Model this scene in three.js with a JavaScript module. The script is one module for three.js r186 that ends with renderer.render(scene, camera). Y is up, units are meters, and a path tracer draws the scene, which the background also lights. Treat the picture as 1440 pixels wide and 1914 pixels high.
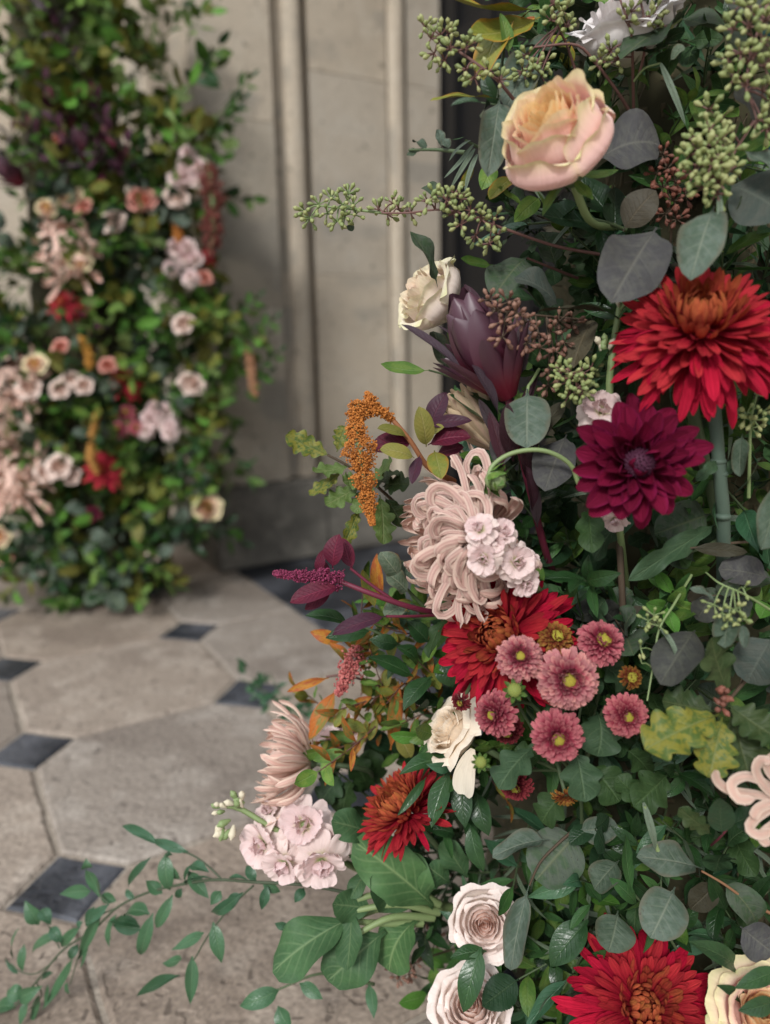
import * as THREE from 'three';
import { mergeGeometries } from 'three/addons/utils/BufferGeometryUtils.js';

// ---------------------------------------------------------------- camera, sky, sun, exposure
const V = (x = 0, y = 0, z = 0) => new THREE.Vector3(x, y, z);
const scene = new THREE.Scene();
const FPX = 1440;                                   // focal length in photo pixels (1440 x 1914)
const CAM = V(0, 0.85, 0);
const RT = V(0.99982751, -0.01813171, 0.00402335), UP = V(0.01857273, 0.97608616, -0.21658913), FW = V(0, -0.2166265, -0.97625456);
const camera = new THREE.PerspectiveCamera(67.22, 770 / 1024, 0.05, 200);
camera.position.copy(CAM); camera.up.copy(UP); camera.lookAt(CAM.clone().add(FW));
camera.focus = 0.72; camera.userData.fStop = 2.6;
camera.updateMatrixWorld();

const renderer = new THREE.WebGLRenderer({ antialias: true });
renderer.toneMapping = THREE.LinearToneMapping;
renderer.toneMappingExposure = 1.6;
renderer.shadowMap.enabled = true;

{ // even overcast sky, a little brighter towards the zenith and where the veiled sun stands
  const w = 128, h = 64, data = new Float32Array(w * h * 4);
  const sd = V(-0.3, 0.55, 0.75).normalize();
  for (let j = 0; j < h; j++) for (let i = 0; i < w; i++) {
    const el = ((j + 0.5) / h - 0.5) * Math.PI, az = ((i + 0.5) / w - 0.5) * 2 * Math.PI;
    const d = V(Math.cos(el) * Math.cos(az), Math.sin(el), Math.cos(el) * Math.sin(az));
    const s = Math.max(0, Math.sin(el)), g = Math.max(0, d.dot(sd));
    const L = (0.36 + 0.46 * s) * (1 + 0.6 * g * g * g), k = (j * w + i) * 4;
    data[k] = L * 0.955; data[k + 1] = L * 0.985; data[k + 2] = L * 1.05; data[k + 3] = 1;
  }
  const sky = new THREE.DataTexture(data, w, h, THREE.RGBAFormat, THREE.FloatType);
  sky.mapping = THREE.EquirectangularReflectionMapping; sky.magFilter = THREE.LinearFilter; sky.needsUpdate = true;
  scene.background = sky; scene.environment = sky;
}
const sun = new THREE.DirectionalLight(new THREE.Color(1, 0.98, 0.95), 1.5);
sun.position.set(-1.05, 3.1, 2.0); sun.target.position.set(0.1, 0.6, -1.2);
sun.castShadow = true; sun.shadow.radius = 20; sun.shadow.mapSize.set(2048, 2048);
Object.assign(sun.shadow.camera, { left: -4, right: 4, top: 4, bottom: -4, near: 0.1, far: 12 });
scene.add(sun, sun.target);

// ---------------------------------------------------------------- helpers
const mul = (a, s) => a.clone().multiplyScalar(s);
const W = (x, y, d) => CAM.clone().addScaledVector(FW, d).addScaledVector(RT, d * (x - 720) / FPX).addScaledVector(UP, -d * (y - 957) / FPX); // photo pixel + metres of depth
const DIR = (r, u, t) => V().addScaledVector(RT, r).addScaledVector(UP, u).addScaledVector(FW, -t).normalize();     // right, up, towards the viewer
const YAW = 30.519 * Math.PI / 180, E1 = V(Math.cos(YAW), 0, -Math.sin(YAW)), E2 = V(-Math.sin(YAW), 0, -Math.cos(YAW));
const AB = (a, b, y = 0) => mul(E1, a).addScaledVector(E2, b).setY(y);                                            // a: into the building, b: along its front
const rng = (s) => () => { s |= 0; s = s + 0x6D2B79F5 | 0; let t = Math.imul(s ^ s >>> 15, 1 | s); t = t + Math.imul(t ^ t >>> 7, 61 | t) ^ t; return ((t ^ t >>> 14) >>> 0) / 4294967296; };
const R0 = rng(77);
const rr = (a, b, r = R0) => a + (b - a) * r();
const clamp = (x, a = 0, b = 1) => Math.min(b, Math.max(a, x));
const sst = (a, b, x) => { const t = clamp((x - a) / (b - a)); return t * t * (3 - 2 * t); };
const lerp = (a, b, t) => a + (b - a) * t;
const mix = (a, b, t) => [lerp(a[0], b[0], t), lerp(a[1], b[1], t), lerp(a[2], b[2], t)];
const used = new Map();
function numbered(n) { const k = used.get(n) || 0; used.set(n, k + 1); return k ? `${n}_${String(k).padStart(3, '0')}` : n; }
function thing(name, label, category, group, pos) {
  const g = new THREE.Group(); g.name = numbered(name); g.userData = { label, category };
  if (group) g.userData.group = group;
  if (pos) g.position.copy(pos);
  scene.add(g); return g;
}
function struct(name, o) { o.name = numbered(name); o.userData.kind = 'structure'; scene.add(o); return o; }
function part(name, geo, mat, parent) {
  const m = new THREE.Mesh(geo, mat); m.name = name; m.castShadow = m.receiveShadow = true; parent.add(m); return m;
}
const Q = new THREE.Quaternion();
function frame(y, z) { // quaternion whose Y is y and whose Z lies as near z as it can
  const yy = y.clone().normalize(), zz = z.clone().addScaledVector(yy, -z.dot(yy));
  if (zz.lengthSq() < 1e-6) zz.set(0.3, 0.2, 1).addScaledVector(yy, -yy.dot(V(0.3, 0.2, 1)));
  zz.normalize();
  return new THREE.Quaternion().setFromRotationMatrix(new THREE.Matrix4().makeBasis(yy.clone().cross(zz), yy, zz));
}
function tube(points, r0, r1 = r0, seg = 5, n) {
  const c = new THREE.CatmullRomCurve3(points), N = n || Math.max(4, points.length * 4), pos = [], idx = [], uv = [];
  const fr = c.computeFrenetFrames(N, false);
  for (let i = 0; i <= N; i++) {
    const p = c.getPointAt(i / N), r = lerp(r0, r1, i / N);
    for (let j = 0; j <= seg; j++) {
      const a = j / seg * Math.PI * 2, q = p.clone().addScaledVector(fr.normals[i], Math.cos(a) * r).addScaledVector(fr.binormals[i], Math.sin(a) * r);
      pos.push(q.x, q.y, q.z); uv.push(j / seg, i / N);
      if (i < N && j < seg) { const k = i * (seg + 1) + j; idx.push(k, k + 1, k + seg + 1, k + 1, k + seg + 2, k + seg + 1); }
    }
  }
  const g = new THREE.BufferGeometry(); g.setAttribute('position', new THREE.Float32BufferAttribute(pos, 3)); g.setAttribute('uv', new THREE.Float32BufferAttribute(uv, 2));
  g.setIndex(idx); g.computeVertexNormals(); return g;
}
// value noise for textures and shapes
const h2 = (x, y, s) => { let n = Math.imul(x, 374761393) + Math.imul(y, 668265263) + Math.imul(s, 2147483647 ^ 0x51ed27) | 0; n = Math.imul(n ^ n >>> 13, 1274126177); return ((n ^ n >>> 16) >>> 0) / 4294967296; };
function vn(x, y, s = 1, px = 0, py = 0) {
  const xi = Math.floor(x), yi = Math.floor(y), fx = x - xi, fy = y - yi, u = fx * fx * (3 - 2 * fx), v = fy * fy * (3 - 2 * fy);
  const m = (k, p) => p ? ((k % p) + p) % p : k;
  const a = h2(m(xi, px), m(yi, py), s), b = h2(m(xi + 1, px), m(yi, py), s), c = h2(m(xi, px), m(yi + 1, py), s), d = h2(m(xi + 1, px), m(yi + 1, py), s);
  return lerp(lerp(a, b, u), lerp(c, d, u), v);
}
function fbm(x, y, o = 4, s = 1, p = 0) { let t = 0, a = 0.5, n = 0; for (let i = 0; i < o; i++) { t += a * vn(x, y, s + i, p, p); n += a; a *= 0.5; x *= 2; y *= 2; p *= 2; } return t / n; }
const toS = (c) => Math.round(255 * (c <= 0.0031308 ? 12.92 * c : 1.055 * Math.pow(clamp(c), 1 / 2.4) - 0.055));
function tex(w, h, f, srgb = true) {
  const d = new Uint8Array(w * h * 4);
  for (let y = 0; y < h; y++) for (let x = 0; x < w; x++) {
    const c = f((x + 0.5) / w, (y + 0.5) / h), k = (y * w + x) * 4;
    if (srgb) { d[k] = toS(c[0]); d[k + 1] = toS(c[1]); d[k + 2] = toS(c[2]); } else d[k] = d[k + 1] = d[k + 2] = clamp(c) * 255;
    d[k + 3] = 255;
  }
  const t = new THREE.DataTexture(d, w, h); t.magFilter = t.minFilter = THREE.LinearFilter; t.wrapS = t.wrapT = THREE.RepeatWrapping;
  if (srgb) t.colorSpace = THREE.SRGBColorSpace;
  t.needsUpdate = true; return t;
}
const rgb = (c) => new THREE.Color().setRGB(c[0], c[1], c[2]);
const std = (o) => new THREE.MeshStandardMaterial({ side: THREE.DoubleSide, ...o });
const phy = (o) => new THREE.MeshPhysicalMaterial({ side: THREE.DoubleSide, ...o });

// ---------------------------------------------------------------- stone materials
const limeF = (seed, base, dark, pale, grain) => (u, v) => {
  const big = fbm(u * 4, v * 4, 4, seed, 4), mid = fbm(u * 16, v * 16, 3, seed + 9, 16), fine = vn(u * 260, v * 260, seed + 20, 260, 260), streak = fbm(u * 6, v * 40, 3, seed + 30, 0);
  let c = mix(base, dark, sst(0.45, 0.75, big) * 0.75);
  c = mix(c, pale, sst(0.5, 0.8, mid) * 0.6);
  c = mix(c, dark, sst(0.62, 0.7, streak) * 0.25);
  const g = 1 + (fine - 0.5) * grain; c = c.map((x) => x * g);
  const pit = vn(u * 90, v * 90, seed + 41, 90, 90); if (pit > 0.86) c = mix(c, dark.map((x) => x * 0.55), sst(0.86, 0.95, pit) * 0.8);
  return c;
};
const TEX = {};
TEX.floor = tex(1024, 1024, limeF(3, [0.275, 0.235, 0.197], [0.185, 0.153, 0.127], [0.38, 0.337, 0.292], 0.42));
TEX.floorB = tex(512, 512, (u, v) => clamp(0.55 + 0.35 * (fbm(u * 10, v * 10, 4, 5, 10) - 0.5) + 0.35 * (vn(u * 130, v * 130, 8, 130, 130) - 0.5) - (vn(u * 60, v * 60, 12, 60, 60) > 0.84 ? 0.35 : 0)), false);
TEX.wall = tex(1024, 1024, (u, v) => {
  const c0 = limeF(14, [0.52, 0.455, 0.365], [0.44, 0.38, 0.30], [0.55, 0.495, 0.41], 0.16)(u, v), bl = sst(0.56, 0.7, fbm(u * 3, v * 5, 5, 61, 3));
  return mix(c0, [0.29, 0.275, 0.245], bl * 0.5);
});
TEX.plinth = tex(512, 512, limeF(24, [0.20, 0.185, 0.158], [0.10, 0.093, 0.08], [0.28, 0.26, 0.22], 0.3));
TEX.slate = tex(512, 512, (u, v) => {
  const n = fbm(u * 5, v * 5, 5, 33, 5), m = fbm(u * 18, v * 22, 3, 36, 0), f = vn(u * 180, v * 180, 39, 180, 180);
  const c = mix([0.020, 0.023, 0.03], [0.085, 0.09, 0.104], sst(0.42, 0.62, n) * 0.8 + sst(0.55, 0.75, m) * 0.3); return c.map((x) => x * (0.85 + 0.3 * f));
});
TEX.moss = tex(256, 256, (u, v) => { const n = fbm(u * 12, v * 12, 4, 51, 12), f = vn(u * 90, v * 30, 53, 90, 30); return mix(mix([0.028, 0.03, 0.013], [0.06, 0.052, 0.024], n), [0.1, 0.075, 0.04], f > 0.78 ? 0.6 : 0); });
const M = {};
M.floor = [0, 1, 2, 3, 4].map((k) => std({ map: TEX.floor, color: rgb([[1, 1, 1], [0.86, 0.84, 0.82], [1.1, 1.06, 1.02], [1.0, 0.94, 0.88], [1.1, 1.06, 1.0]][k]), bumpMap: TEX.floorB, bumpScale: 0.005, roughness: 0.78 }));
M.mortar = std({ map: TEX.floor, color: rgb([1.12, 1.12, 1.08]), bumpMap: TEX.floorB, bumpScale: 0.004, roughness: 0.95 });
M.slate = std({ map: TEX.slate, bumpMap: TEX.floorB, bumpScale: 0.003, roughness: 0.42 });
M.wall = [0, 1, 2].map((k) => std({ map: TEX.wall, color: rgb([[1, 1, 1], [0.93, 0.93, 0.92], [1.05, 1.03, 1]][k]), bumpMap: TEX.floorB, bumpScale: 0.002, roughness: 0.9 }));
M.plinth = std({ map: TEX.plinth, bumpMap: TEX.floorB, bumpScale: 0.003, roughness: 0.85 });
M.black = std({ color: rgb([0.008, 0.008, 0.009]), roughness: 0.45 });
M.moss = std({ map: TEX.moss, bumpMap: TEX.moss, bumpScale: 0.03, roughness: 1 });
M.teal = std({ color: rgb([0.008, 0.05, 0.055]), roughness: 0.5 });

// ---------------------------------------------------------------- the paved floor
function polyTile(pts, mat, ox, oz, top = 0, bev = 0.006, depth = 0.04) { // pts: [x, z] corners, in order; a bevelled slab
  const n = pts.length, cx = pts.reduce((s, p) => s + p[0], 0) / n, cz = pts.reduce((s, p) => s + p[1], 0) / n, pos = [], uv = [], idx = [];
  const inset = (p, e) => { const dx = p[0] - cx, dz = p[1] - cz, l = Math.hypot(dx, dz) || 1; return [p[0] - dx / l * e, p[1] - dz / l * e]; };
  const push = (x, y, z) => { pos.push(x - cx, y, z - cz); uv.push((x + ox), (z + oz + y)); return pos.length / 3 - 1; };
  const c = push(cx, top, cz), inn = [], fine = [];
  for (let i = 0; i < n; i++) { // worn, slightly uneven edges
    const a = pts[i], b = pts[(i + 1) % n], L = Math.hypot(b[0] - a[0], b[1] - a[1]), k = Math.max(1, Math.round(L / 0.05));
    for (let j = 0; j < k; j++) { const t = j / k, e = (vn((a[0] + (b[0] - a[0]) * t) * 40 + ox * 7, (a[1] + (b[1] - a[1]) * t) * 40 + oz * 5, 71) - 0.5) * 0.005; fine.push(inset([a[0] + (b[0] - a[0]) * t, a[1] + (b[1] - a[1]) * t], 0.001 + e)); }
  }
  const m = fine.length, r0 = [], r1 = [], r2 = [];
  for (const p of fine) { const q = inset(p, bev); r0.push(push(q[0], top, q[1])); }
  for (const p of fine) r1.push(push(p[0], top - bev * 0.7, p[1]));
  for (const p of fine) r2.push(push(p[0], top - depth, p[1]));
  for (let i = 0; i < m; i++) { const j = (i + 1) % m; idx.push(c, r0[j], r0[i], r0[i], r0[j], r1[i], r0[j], r1[j], r1[i], r1[i], r1[j], r2[i], r1[j], r2[j], r2[i]); }
  const g = new THREE.BufferGeometry(); g.setAttribute('position', new THREE.Float32BufferAttribute(pos, 3)); g.setAttribute('uv', new THREE.Float32BufferAttribute(uv, 2));
  g.setIndex(idx);
  const f = g.toNonIndexed(); f.computeVertexNormals();
  return { geo: f, cx, cz };
}
const clipA = (poly, lim) => { // keep a <= lim
  const out = []; for (let i = 0; i < poly.length; i++) {
    const p = poly[i], q = poly[(i + 1) % poly.length], pi = p[0] <= lim, qi = q[0] <= lim;
    if (pi) out.push(p); if (pi !== qi) { const t = (lim - p[0]) / (q[0] - p[0]); out.push([lim, p[1] + (q[1] - p[1]) * t]); }
  } return out;
};
{
  const ground = new THREE.Mesh(new THREE.PlaneGeometry(80, 80).rotateX(-Math.PI / 2), M.mortar);
  ground.geometry.attributes.uv.array.forEach((v, i, a) => { a[i] = v * 80; });
  ground.position.y = -0.0065; ground.receiveShadow = true; struct('ground', ground);
  const pave = struct('pavement', new THREE.Group());
  const S = 0.507, A0 = 0.1, B0 = 1.205, hd = 0.096, J = 0.004, r = rng(5);
  const put = (name, abs, mat, tp) => {
    if (abs.length < 3) return;
    const pts = abs.map(([a, b]) => { const p = AB(a, b); return [p.x, p.z]; });
    let ar = 0; for (let i = 0; i < pts.length; i++) { const p = pts[i], q = pts[(i + 1) % pts.length]; ar += p[0] * q[1] - q[0] * p[1]; }
    if (Math.abs(ar) < 0.004) return;
    if (ar < 0) pts.reverse();
    const t = polyTile(pts, mat, r() * 9, r() * 9, tp), m = part(name, t.geo, mat, pave); m.position.set(t.cx, 0, t.cz);
  };
  for (let i = -4; i <= 1; i++) for (let j = -3; j <= 6; j++) {
    const a = A0 + S * i, b = B0 + S * j;
    const sh = hd - J;
    put('dark_inset_tile', clipA([[a - sh, b], [a, b - sh], [a + sh, b], [a, b + sh]], 0.945), M.slate, rr(-0.0022, -0.0008, r));
    const a1 = a + S, b1 = b + S, e = hd, g = J;
    put('paving_stone', clipA([[a + e, b + g], [a1 - e, b + g], [a1 - g, b + e], [a1 - g, b1 - e], [a1 - e, b1 - g], [a + e, b1 - g], [a + g, b1 - e], [a + g, b + e]], 0.945), M.floor[Math.floor(r() * 5)], rr(-0.0015, 0.0015, r));
  }
  // dark slate threshold slabs inside the doorway
  for (const [b0, b1] of [[-0.6, 0.52], [0.525, 1.42], [1.425, 2.12], [2.125, 2.745]]) put('threshold_slab', [[0.953, b0], [1.95, b0], [1.95, b1], [0.953, b1]], M.slate, 0.001);
}

// ---------------------------------------------------------------- the stone doorway
function blockGeo(a0, a1, b0, b1, y0, y1, ch = 0.0022) { // chamfered block in building axes, geometry about its own centre
  const sa = (a1 - a0) / 2, sb = (b1 - b0) / 2, sy = (y1 - y0) / 2;
  const sh = new THREE.Shape([[-sa, -sb], [sa, -sb], [sa, sb], [-sa, sb]].map(([x, y]) => new THREE.Vector2(Math.sign(x) * (Math.abs(x) - ch), Math.sign(y) * (Math.abs(y) - ch))));
  const g = new THREE.ExtrudeGeometry(sh, { depth: 2 * (sy - ch), bevelEnabled: true, bevelThickness: ch, bevelSize: ch, bevelSegments: 1 });
  g.translate(0, 0, -(sy - ch));
  const m = new THREE.Matrix4().makeBasis(E1, E2, V(0, 1, 0)); g.applyMatrix4(m);
  return g;
}
function block(name, a0, a1, b0, b1, y0, y1, mat, parent, r, ch) {
  const g = blockGeo(a0, a1, b0, b1, y0, y1, ch), p = g.attributes.position, uv = g.attributes.uv, ou = r() * 5, ov = r() * 5, n = g.attributes.normal;
  for (let i = 0; i < p.count; i++) { const q = V().fromBufferAttribute(p, i), nn = V().fromBufferAttribute(n, i), A = q.dot(E1), B = q.dot(E2); uv.setXY(i, (Math.abs(nn.dot(E1)) > 0.6 ? B : A) * 0.8 + ou, (Math.abs(nn.y) > 0.6 ? B : q.y) * 0.8 + ov); }
  const m = part(name, g, mat, parent); m.position.copy(AB((a0 + a1) / 2, (b0 + b1) / 2, (y0 + y1) / 2)); return m;
}
{
  const r = rng(21), wm = () => M.wall[Math.floor(r() * 3)];
  const courses = (f, y0, ys) => { let y = y0; for (const h of ys) { f(y + 0.0004, y + h - 0.0004); y += h; } };
  const YS = [0.66, 0.63, 0.7, 0.62, 0.45];
  // far jamb of the doorway, moulded in plan
  const far = thing('stone_door_jamb', 'moulded pale limestone door jamb with dark weathered plinth beyond the doorway', 'wall');
  courses((y, z) => block('stone_block', 0.9, 1.195, 2.755, 3.3, y, z, wm(), far, r), 0.325, YS);
  block('plinth_block', 0.885, 1.34, 2.735, 3.31, 0, 0.32, M.plinth, far, r, 0.01);
  block('plinth_block', 1.343, 1.93, 2.75, 3.3, 0, 0.26, M.plinth, far, r, 0.008);
  courses((y, z) => block('groove_stone', 1.197, 1.252, 2.80, 3.3, y, z, wm(), far, r), 0.325, YS);
  const roll = (a, rad, y0, y1, b) => {
    const m = part('roll_moulding', new THREE.CylinderGeometry(rad, rad, y1 - y0, 20, 1), M.wall[2], far); m.position.copy(AB(a, b, (y0 + y1) / 2));
    const uv = m.geometry.attributes.uv; for (let i = 0; i < uv.count; i++) uv.setXY(i, uv.getX(i) * 0.25 + a * 3, uv.getY(i) * (y1 - y0) * 0.8);
  };
  courses((y, z) => { roll(1.298, 0.043, y, z, 2.812); block('fillet_stone', 1.255, 1.36, 2.845, 3.3, y, z, wm(), far, r); }, 0.325, YS);
  courses((y, z) => block('stone_block', 1.363, 1.69, 2.80, 3.3, y, z, wm(), far, r), 0.265, [0.84, 0.72, 0.8, 0.76]);
  courses((y, z) => { roll(1.735, 0.036, y, z, 2.80); block('fillet_stone', 1.693, 1.775, 2.83, 3.3, y, z, wm(), far, r); }, 0.265, [0.84, 0.72, 0.8, 0.76]);
  courses((y, z) => block('stone_block', 1.778, 1.935, 2.79, 3.3, y, z, wm(), far, r), 0.265, [0.84, 0.72, 0.8, 0.76]);
  // house front beyond the jamb, and the wing that returns from it
  const front = thing('stone_house_front', 'pale limestone house front beyond the doorway behind the tall flower column', 'wall');
  courses((y, z) => { for (const [b0, b1] of [[3.304, 3.9], [3.903, 4.6]]) block('stone_block', 0.935, 1.3, b0, b1, y, z, wm(), front, r); }, 0, [0.6, 0.62, 0.6, 0.65, 0.6, 0.35]);
  const wing = thing('stone_wing_wall', 'cream limestone wall returning from the house front behind the tall flower column', 'wall');
  courses((y, z) => { for (let a = -2.6; a < 0.9; a += 0.7) block('stone_block', a, a + 0.697, 4.1, 4.5, y, z, wm(), wing, r); }, 0, [0.6, 0.62, 0.6, 0.65, 0.6, 0.35]);
  // near jamb, behind the near flowers
  const near = thing('stone_door_jamb', 'limestone door jamb hidden behind the nearer flower column', 'wall');
  courses((y, z) => { block('stone_block', 0.96, 1.935, 0.1, 0.66, y, z, wm(), near, r); block('stone_block', 0.965, 1.3, -1.2, 0.097, y, z, wm(), near, r); }, 0, [0.66, 0.63, 0.7, 0.62, 0.45, 0.35]);
  const lintel = thing('stone_lintel', 'long limestone lintel above the doorway', 'lintel');
  block('stone_block', 0.9, 1.935, 0.1, 1.7, 3.42, 3.9, wm(), lintel, r); block('stone_block', 0.9, 1.935, 1.703, 3.3, 3.42, 3.9, wm(), lintel, r);
  // the black door at the back of the reveal
  const door = thing('black_door', 'black panelled door deep in the stone doorway', 'door');
  block('door_leaf', 1.95, 2.0, 0.3, 3.0, 0.004, 3.41, M.black, door, r, 0.003);
  for (let k = 0; k < 9; k++) { const b = 2.72 - k * 0.235; block('stile', 1.925 - (k % 2) * 0.008, 1.948, b - 0.05, b, 0.03, 3.38, M.black, door, r, 0.006); }
  for (const y of [0.05, 0.95, 1.9, 2.8]) for (let k = 0; k < 8; k++) { const b = 2.668 - k * 0.235; block('rail', 1.932, 1.948, b - 0.18, b, y, y + 0.12, M.black, door, r, 0.006); }
}

// ---------------------------------------------------------------- leaf and petal shapes
const shp = (p, q) => { const k = p / (p + q), m = Math.pow(k, p) * Math.pow(1 - k, q); return (t) => t <= 0 || t >= 1 ? 0 : Math.pow(t, p) * Math.pow(1 - t, q) / m; };
function ribbon({ prof, th = () => 0, n = 8, m = 4, lift = () => 0, twist = 0, color }) { // a strip along +Y of length 1 that faces +Z
  const pos = [], uv = [], col = [], idx = []; let y = 0, z = 0;
  for (let i = 0; i <= n; i++) {
    const t = i / n, a = th(t);
    if (i) { const am = th(t - 0.5 / n); y += Math.cos(am) / n; z += Math.sin(am) / n; }
    const w = Math.max(0.0015, prof(t));
    for (let j = 0; j <= m; j++) {
      const s = -1 + 2 * j / m; let x = s * w, l = lift(s, t) * w;
      if (twist) { const c = Math.cos(twist * t), d = Math.sin(twist * t); [x, l] = [x * c - l * d, x * d + l * c]; }
      pos.push(x, y - l * Math.sin(a), z + l * Math.cos(a)); uv.push(0.5 + 0.5 * s, t);
      if (color) col.push(...color(s, t));
      if (i < n && j < m) { const k = i * (m + 1) + j; idx.push(k, k + 1, k + m + 1, k + 1, k + m + 2, k + m + 1); }
    }
  }
  const g = new THREE.BufferGeometry(); g.setAttribute('position', new THREE.Float32BufferAttribute(pos, 3)); g.setAttribute('uv', new THREE.Float32BufferAttribute(uv, 2));
  if (color) g.setAttribute('color', new THREE.Float32BufferAttribute(col, 3));
  g.setIndex(idx); g.computeVertexNormals(); return g;
}
function leafVars(k, prof, o) { // k variants of one leaf
  const out = [];
  for (let i = 0; i < k; i++) {
    const r = rng(100 + i * 13 + Math.round((o.seed || 0) * 7)), bend = (o.bend ?? 0.6) * rr(0.3, 1.3, r) * (r() < 0.75 ? -1 : 0.6), fold = (o.fold ?? 0.25) * rr(0.5, 1.4, r), ph = r() * 6, ph2 = r() * 6, wv = o.wave ?? 0.12, wk = (o.wk ?? 1.5) * rr(0.8, 1.3, r), tw = rr(-1, 1, r) * (o.twist ?? 0.3);
    out.push(ribbon({ prof, n: o.n ?? 10, m: o.m ?? 4, th: (t) => bend * (t - 0.45) * 2 * 0.7, twist: tw, lift: (s, t) => fold * Math.abs(s) + (o.cup ?? 0) * s * s + wv * s * s * Math.sin(wk * 6.28 * t + (s < 0 ? ph : ph2)) }));
  }
  return out;
}
const pet = (f, p = 0.1, w = 0.018) => (t) => t < p ? w : Math.max(w * (1 - t), f((t - p) / (1 - p)));
const lob = (f, k, amp, sharp = 1) => (t) => f(t) * (1 - amp + amp * Math.pow(Math.abs(Math.cos(Math.PI * k * t)), sharp) * 1.0);
function leafTex(seed, { base, vein, edge, alt, amt = 0.5, sc = 3, veins = 9, slope = 1, vs = 0.5, spot, spots = 0, dry, W = 96, H = 192 }) {
  return tex(W, H, (u, v) => {
    const s = Math.abs(u * 2 - 1), n = fbm(u * sc, v * sc * 2, 4, seed), f = fbm(u * 22, v * 44, 2, seed + 5);
    let c = mix(base, alt || base, sst(0.35, 0.65, n) * amt);
    c = c.map((x) => x * (0.88 + 0.24 * f));
    const mid = Math.exp(-((s / 0.055) ** 2)), q = v * veins - s * slope * veins * 0.22, fr = Math.abs(q - Math.round(q)), side = Math.exp(-((fr / 0.09) ** 2)) * (1 - s) ** 0.7;
    const net = sst(0.44, 0.5, vn(u * 14, v * 30, seed + 8)) * sst(0.56, 0.5, vn(u * 14, v * 30, seed + 8));
    c = mix(c, vein, clamp(Math.max(mid * 0.85, side * vs, net * 0.12)));
    if (edge) c = mix(c, edge, sst(0.72, 1, s + (n - 0.5) * 0.35) * 0.85);
    if (dry) c = mix(c, dry, sst(0.6, 0.72, fbm(u * 5, v * 9, 3, seed + 14)) * 0.9);
    if (spots) { const p = vn(u * 17, v * 34, seed + 17); if (p > 1 - spots) c = mix(c, spot, sst(1 - spots, 1, p)); }
    return c;
  });
}
const leafBump = tex(96, 192, (u, v) => { const s = Math.abs(u * 2 - 1), q = v * 9 - s * 2, fr = Math.abs(q - Math.round(q)); return 0.6 - 0.5 * Math.exp(-((s / 0.06) ** 2)) - 0.3 * Math.exp(-((fr / 0.1) ** 2)) * (1 - s) + 0.25 * (fbm(u * 12, v * 24, 3, 4) - 0.5); }, false);
const LK = {}; // leaf kinds: { geos, ratio (width / length), mats }
function kind(name, ratio, prof0, geo, texs, mat = {}, tints = [[1, 1, 1], [0.7, 0.74, 0.66], [1.25, 1.22, 1.08]]) {
  const prof = (t) => prof0(t) * ratio / 2;
  const mats = []; texs.forEach((t, i) => { const map = leafTex(200 + i * 31 + name.length * 17 + name.charCodeAt(0), t); for (const c of tints) mats.push(phy({ map, color: rgb(c), bumpMap: leafBump, bumpScale: 0.0009, roughness: 0.55, specularIntensity: (mat.roughness || 0.55) < 0.4 ? 0.75 : 0.4, ...mat })); });
  LK[name] = { geos: leafVars(geo.k ?? 4, pet(prof, geo.pet ?? 0.1, geo.pw ?? 0.014), { seed: name.charCodeAt(1), ...geo }), ratio, mats };
}
kind('euc', 0.75, shp(0.55, 0.62), { bend: 0.9, fold: 0.14, wave: 0.26, wk: 1.2, n: 14, m: 6, pet: 0.14, cup: 0.1, twist: 0.5, k: 6 }, [
  { base: [0.085, 0.115, 0.088], vein: [0.15, 0.175, 0.13], alt: [0.058, 0.088, 0.06], amt: 0.9, sc: 5, veins: 7, vs: 0.45, spots: 0.08, edge: [0.1, 0.1, 0.07], spot: [0.05, 0.04, 0.03] },
  { base: [0.05, 0.085, 0.045], vein: [0.12, 0.14, 0.08], alt: [0.08, 0.1, 0.075], amt: 0.9, sc: 5, veins: 7, vs: 0.35, spots: 0.1, spot: [0.035, 0.03, 0.025] }], { roughness: 0.62 });
kind('eucgrey', 0.85, shp(0.55, 0.6), { bend: 0.8, fold: 0.12, wave: 0.24, wk: 1.2, n: 14, m: 6, pet: 0.12, cup: 0.08, twist: 0.4, k: 6 }, [
  { base: [0.066, 0.066, 0.06], vein: [0.1, 0.098, 0.084], alt: [0.05, 0.049, 0.05], amt: 0.9, sc: 5, veins: 7, vs: 0.3, spots: 0.06, spot: [0.035, 0.03, 0.026] },
  { base: [0.06, 0.076, 0.07], vein: [0.105, 0.118, 0.105], alt: [0.08, 0.088, 0.08], amt: 0.9, sc: 5, veins: 7, vs: 0.3 }], { roughness: 0.66 });
kind('eucbrown', 0.6, shp(0.55, 0.7), { bend: 0.5, fold: 0.14, wave: 0.12, n: 12, m: 6, pet: 0.12 }, [
  { base: [0.05, 0.043, 0.028], vein: [0.09, 0.075, 0.05], alt: [0.065, 0.06, 0.045], veins: 7, vs: 0.3, spots: 0.1, spot: [0.02, 0.016, 0.012] }], { roughness: 0.6 });
kind('ruscus', 0.36, shp(0.8, 1.05), { bend: 0.8, fold: 0.3, wave: 0.08, n: 12, m: 4, pet: 0.06, twist: 0.5 }, [
  { base: [0.017, 0.047, 0.016], vein: [0.045, 0.09, 0.036], alt: [0.026, 0.068, 0.022], veins: 3, vs: 0.1, slope: 6 },
  { base: [0.026, 0.07, 0.022], vein: [0.06, 0.12, 0.048], alt: [0.016, 0.045, 0.016], veins: 3, vs: 0.1, slope: 6 }], { roughness: 0.3 });
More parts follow.
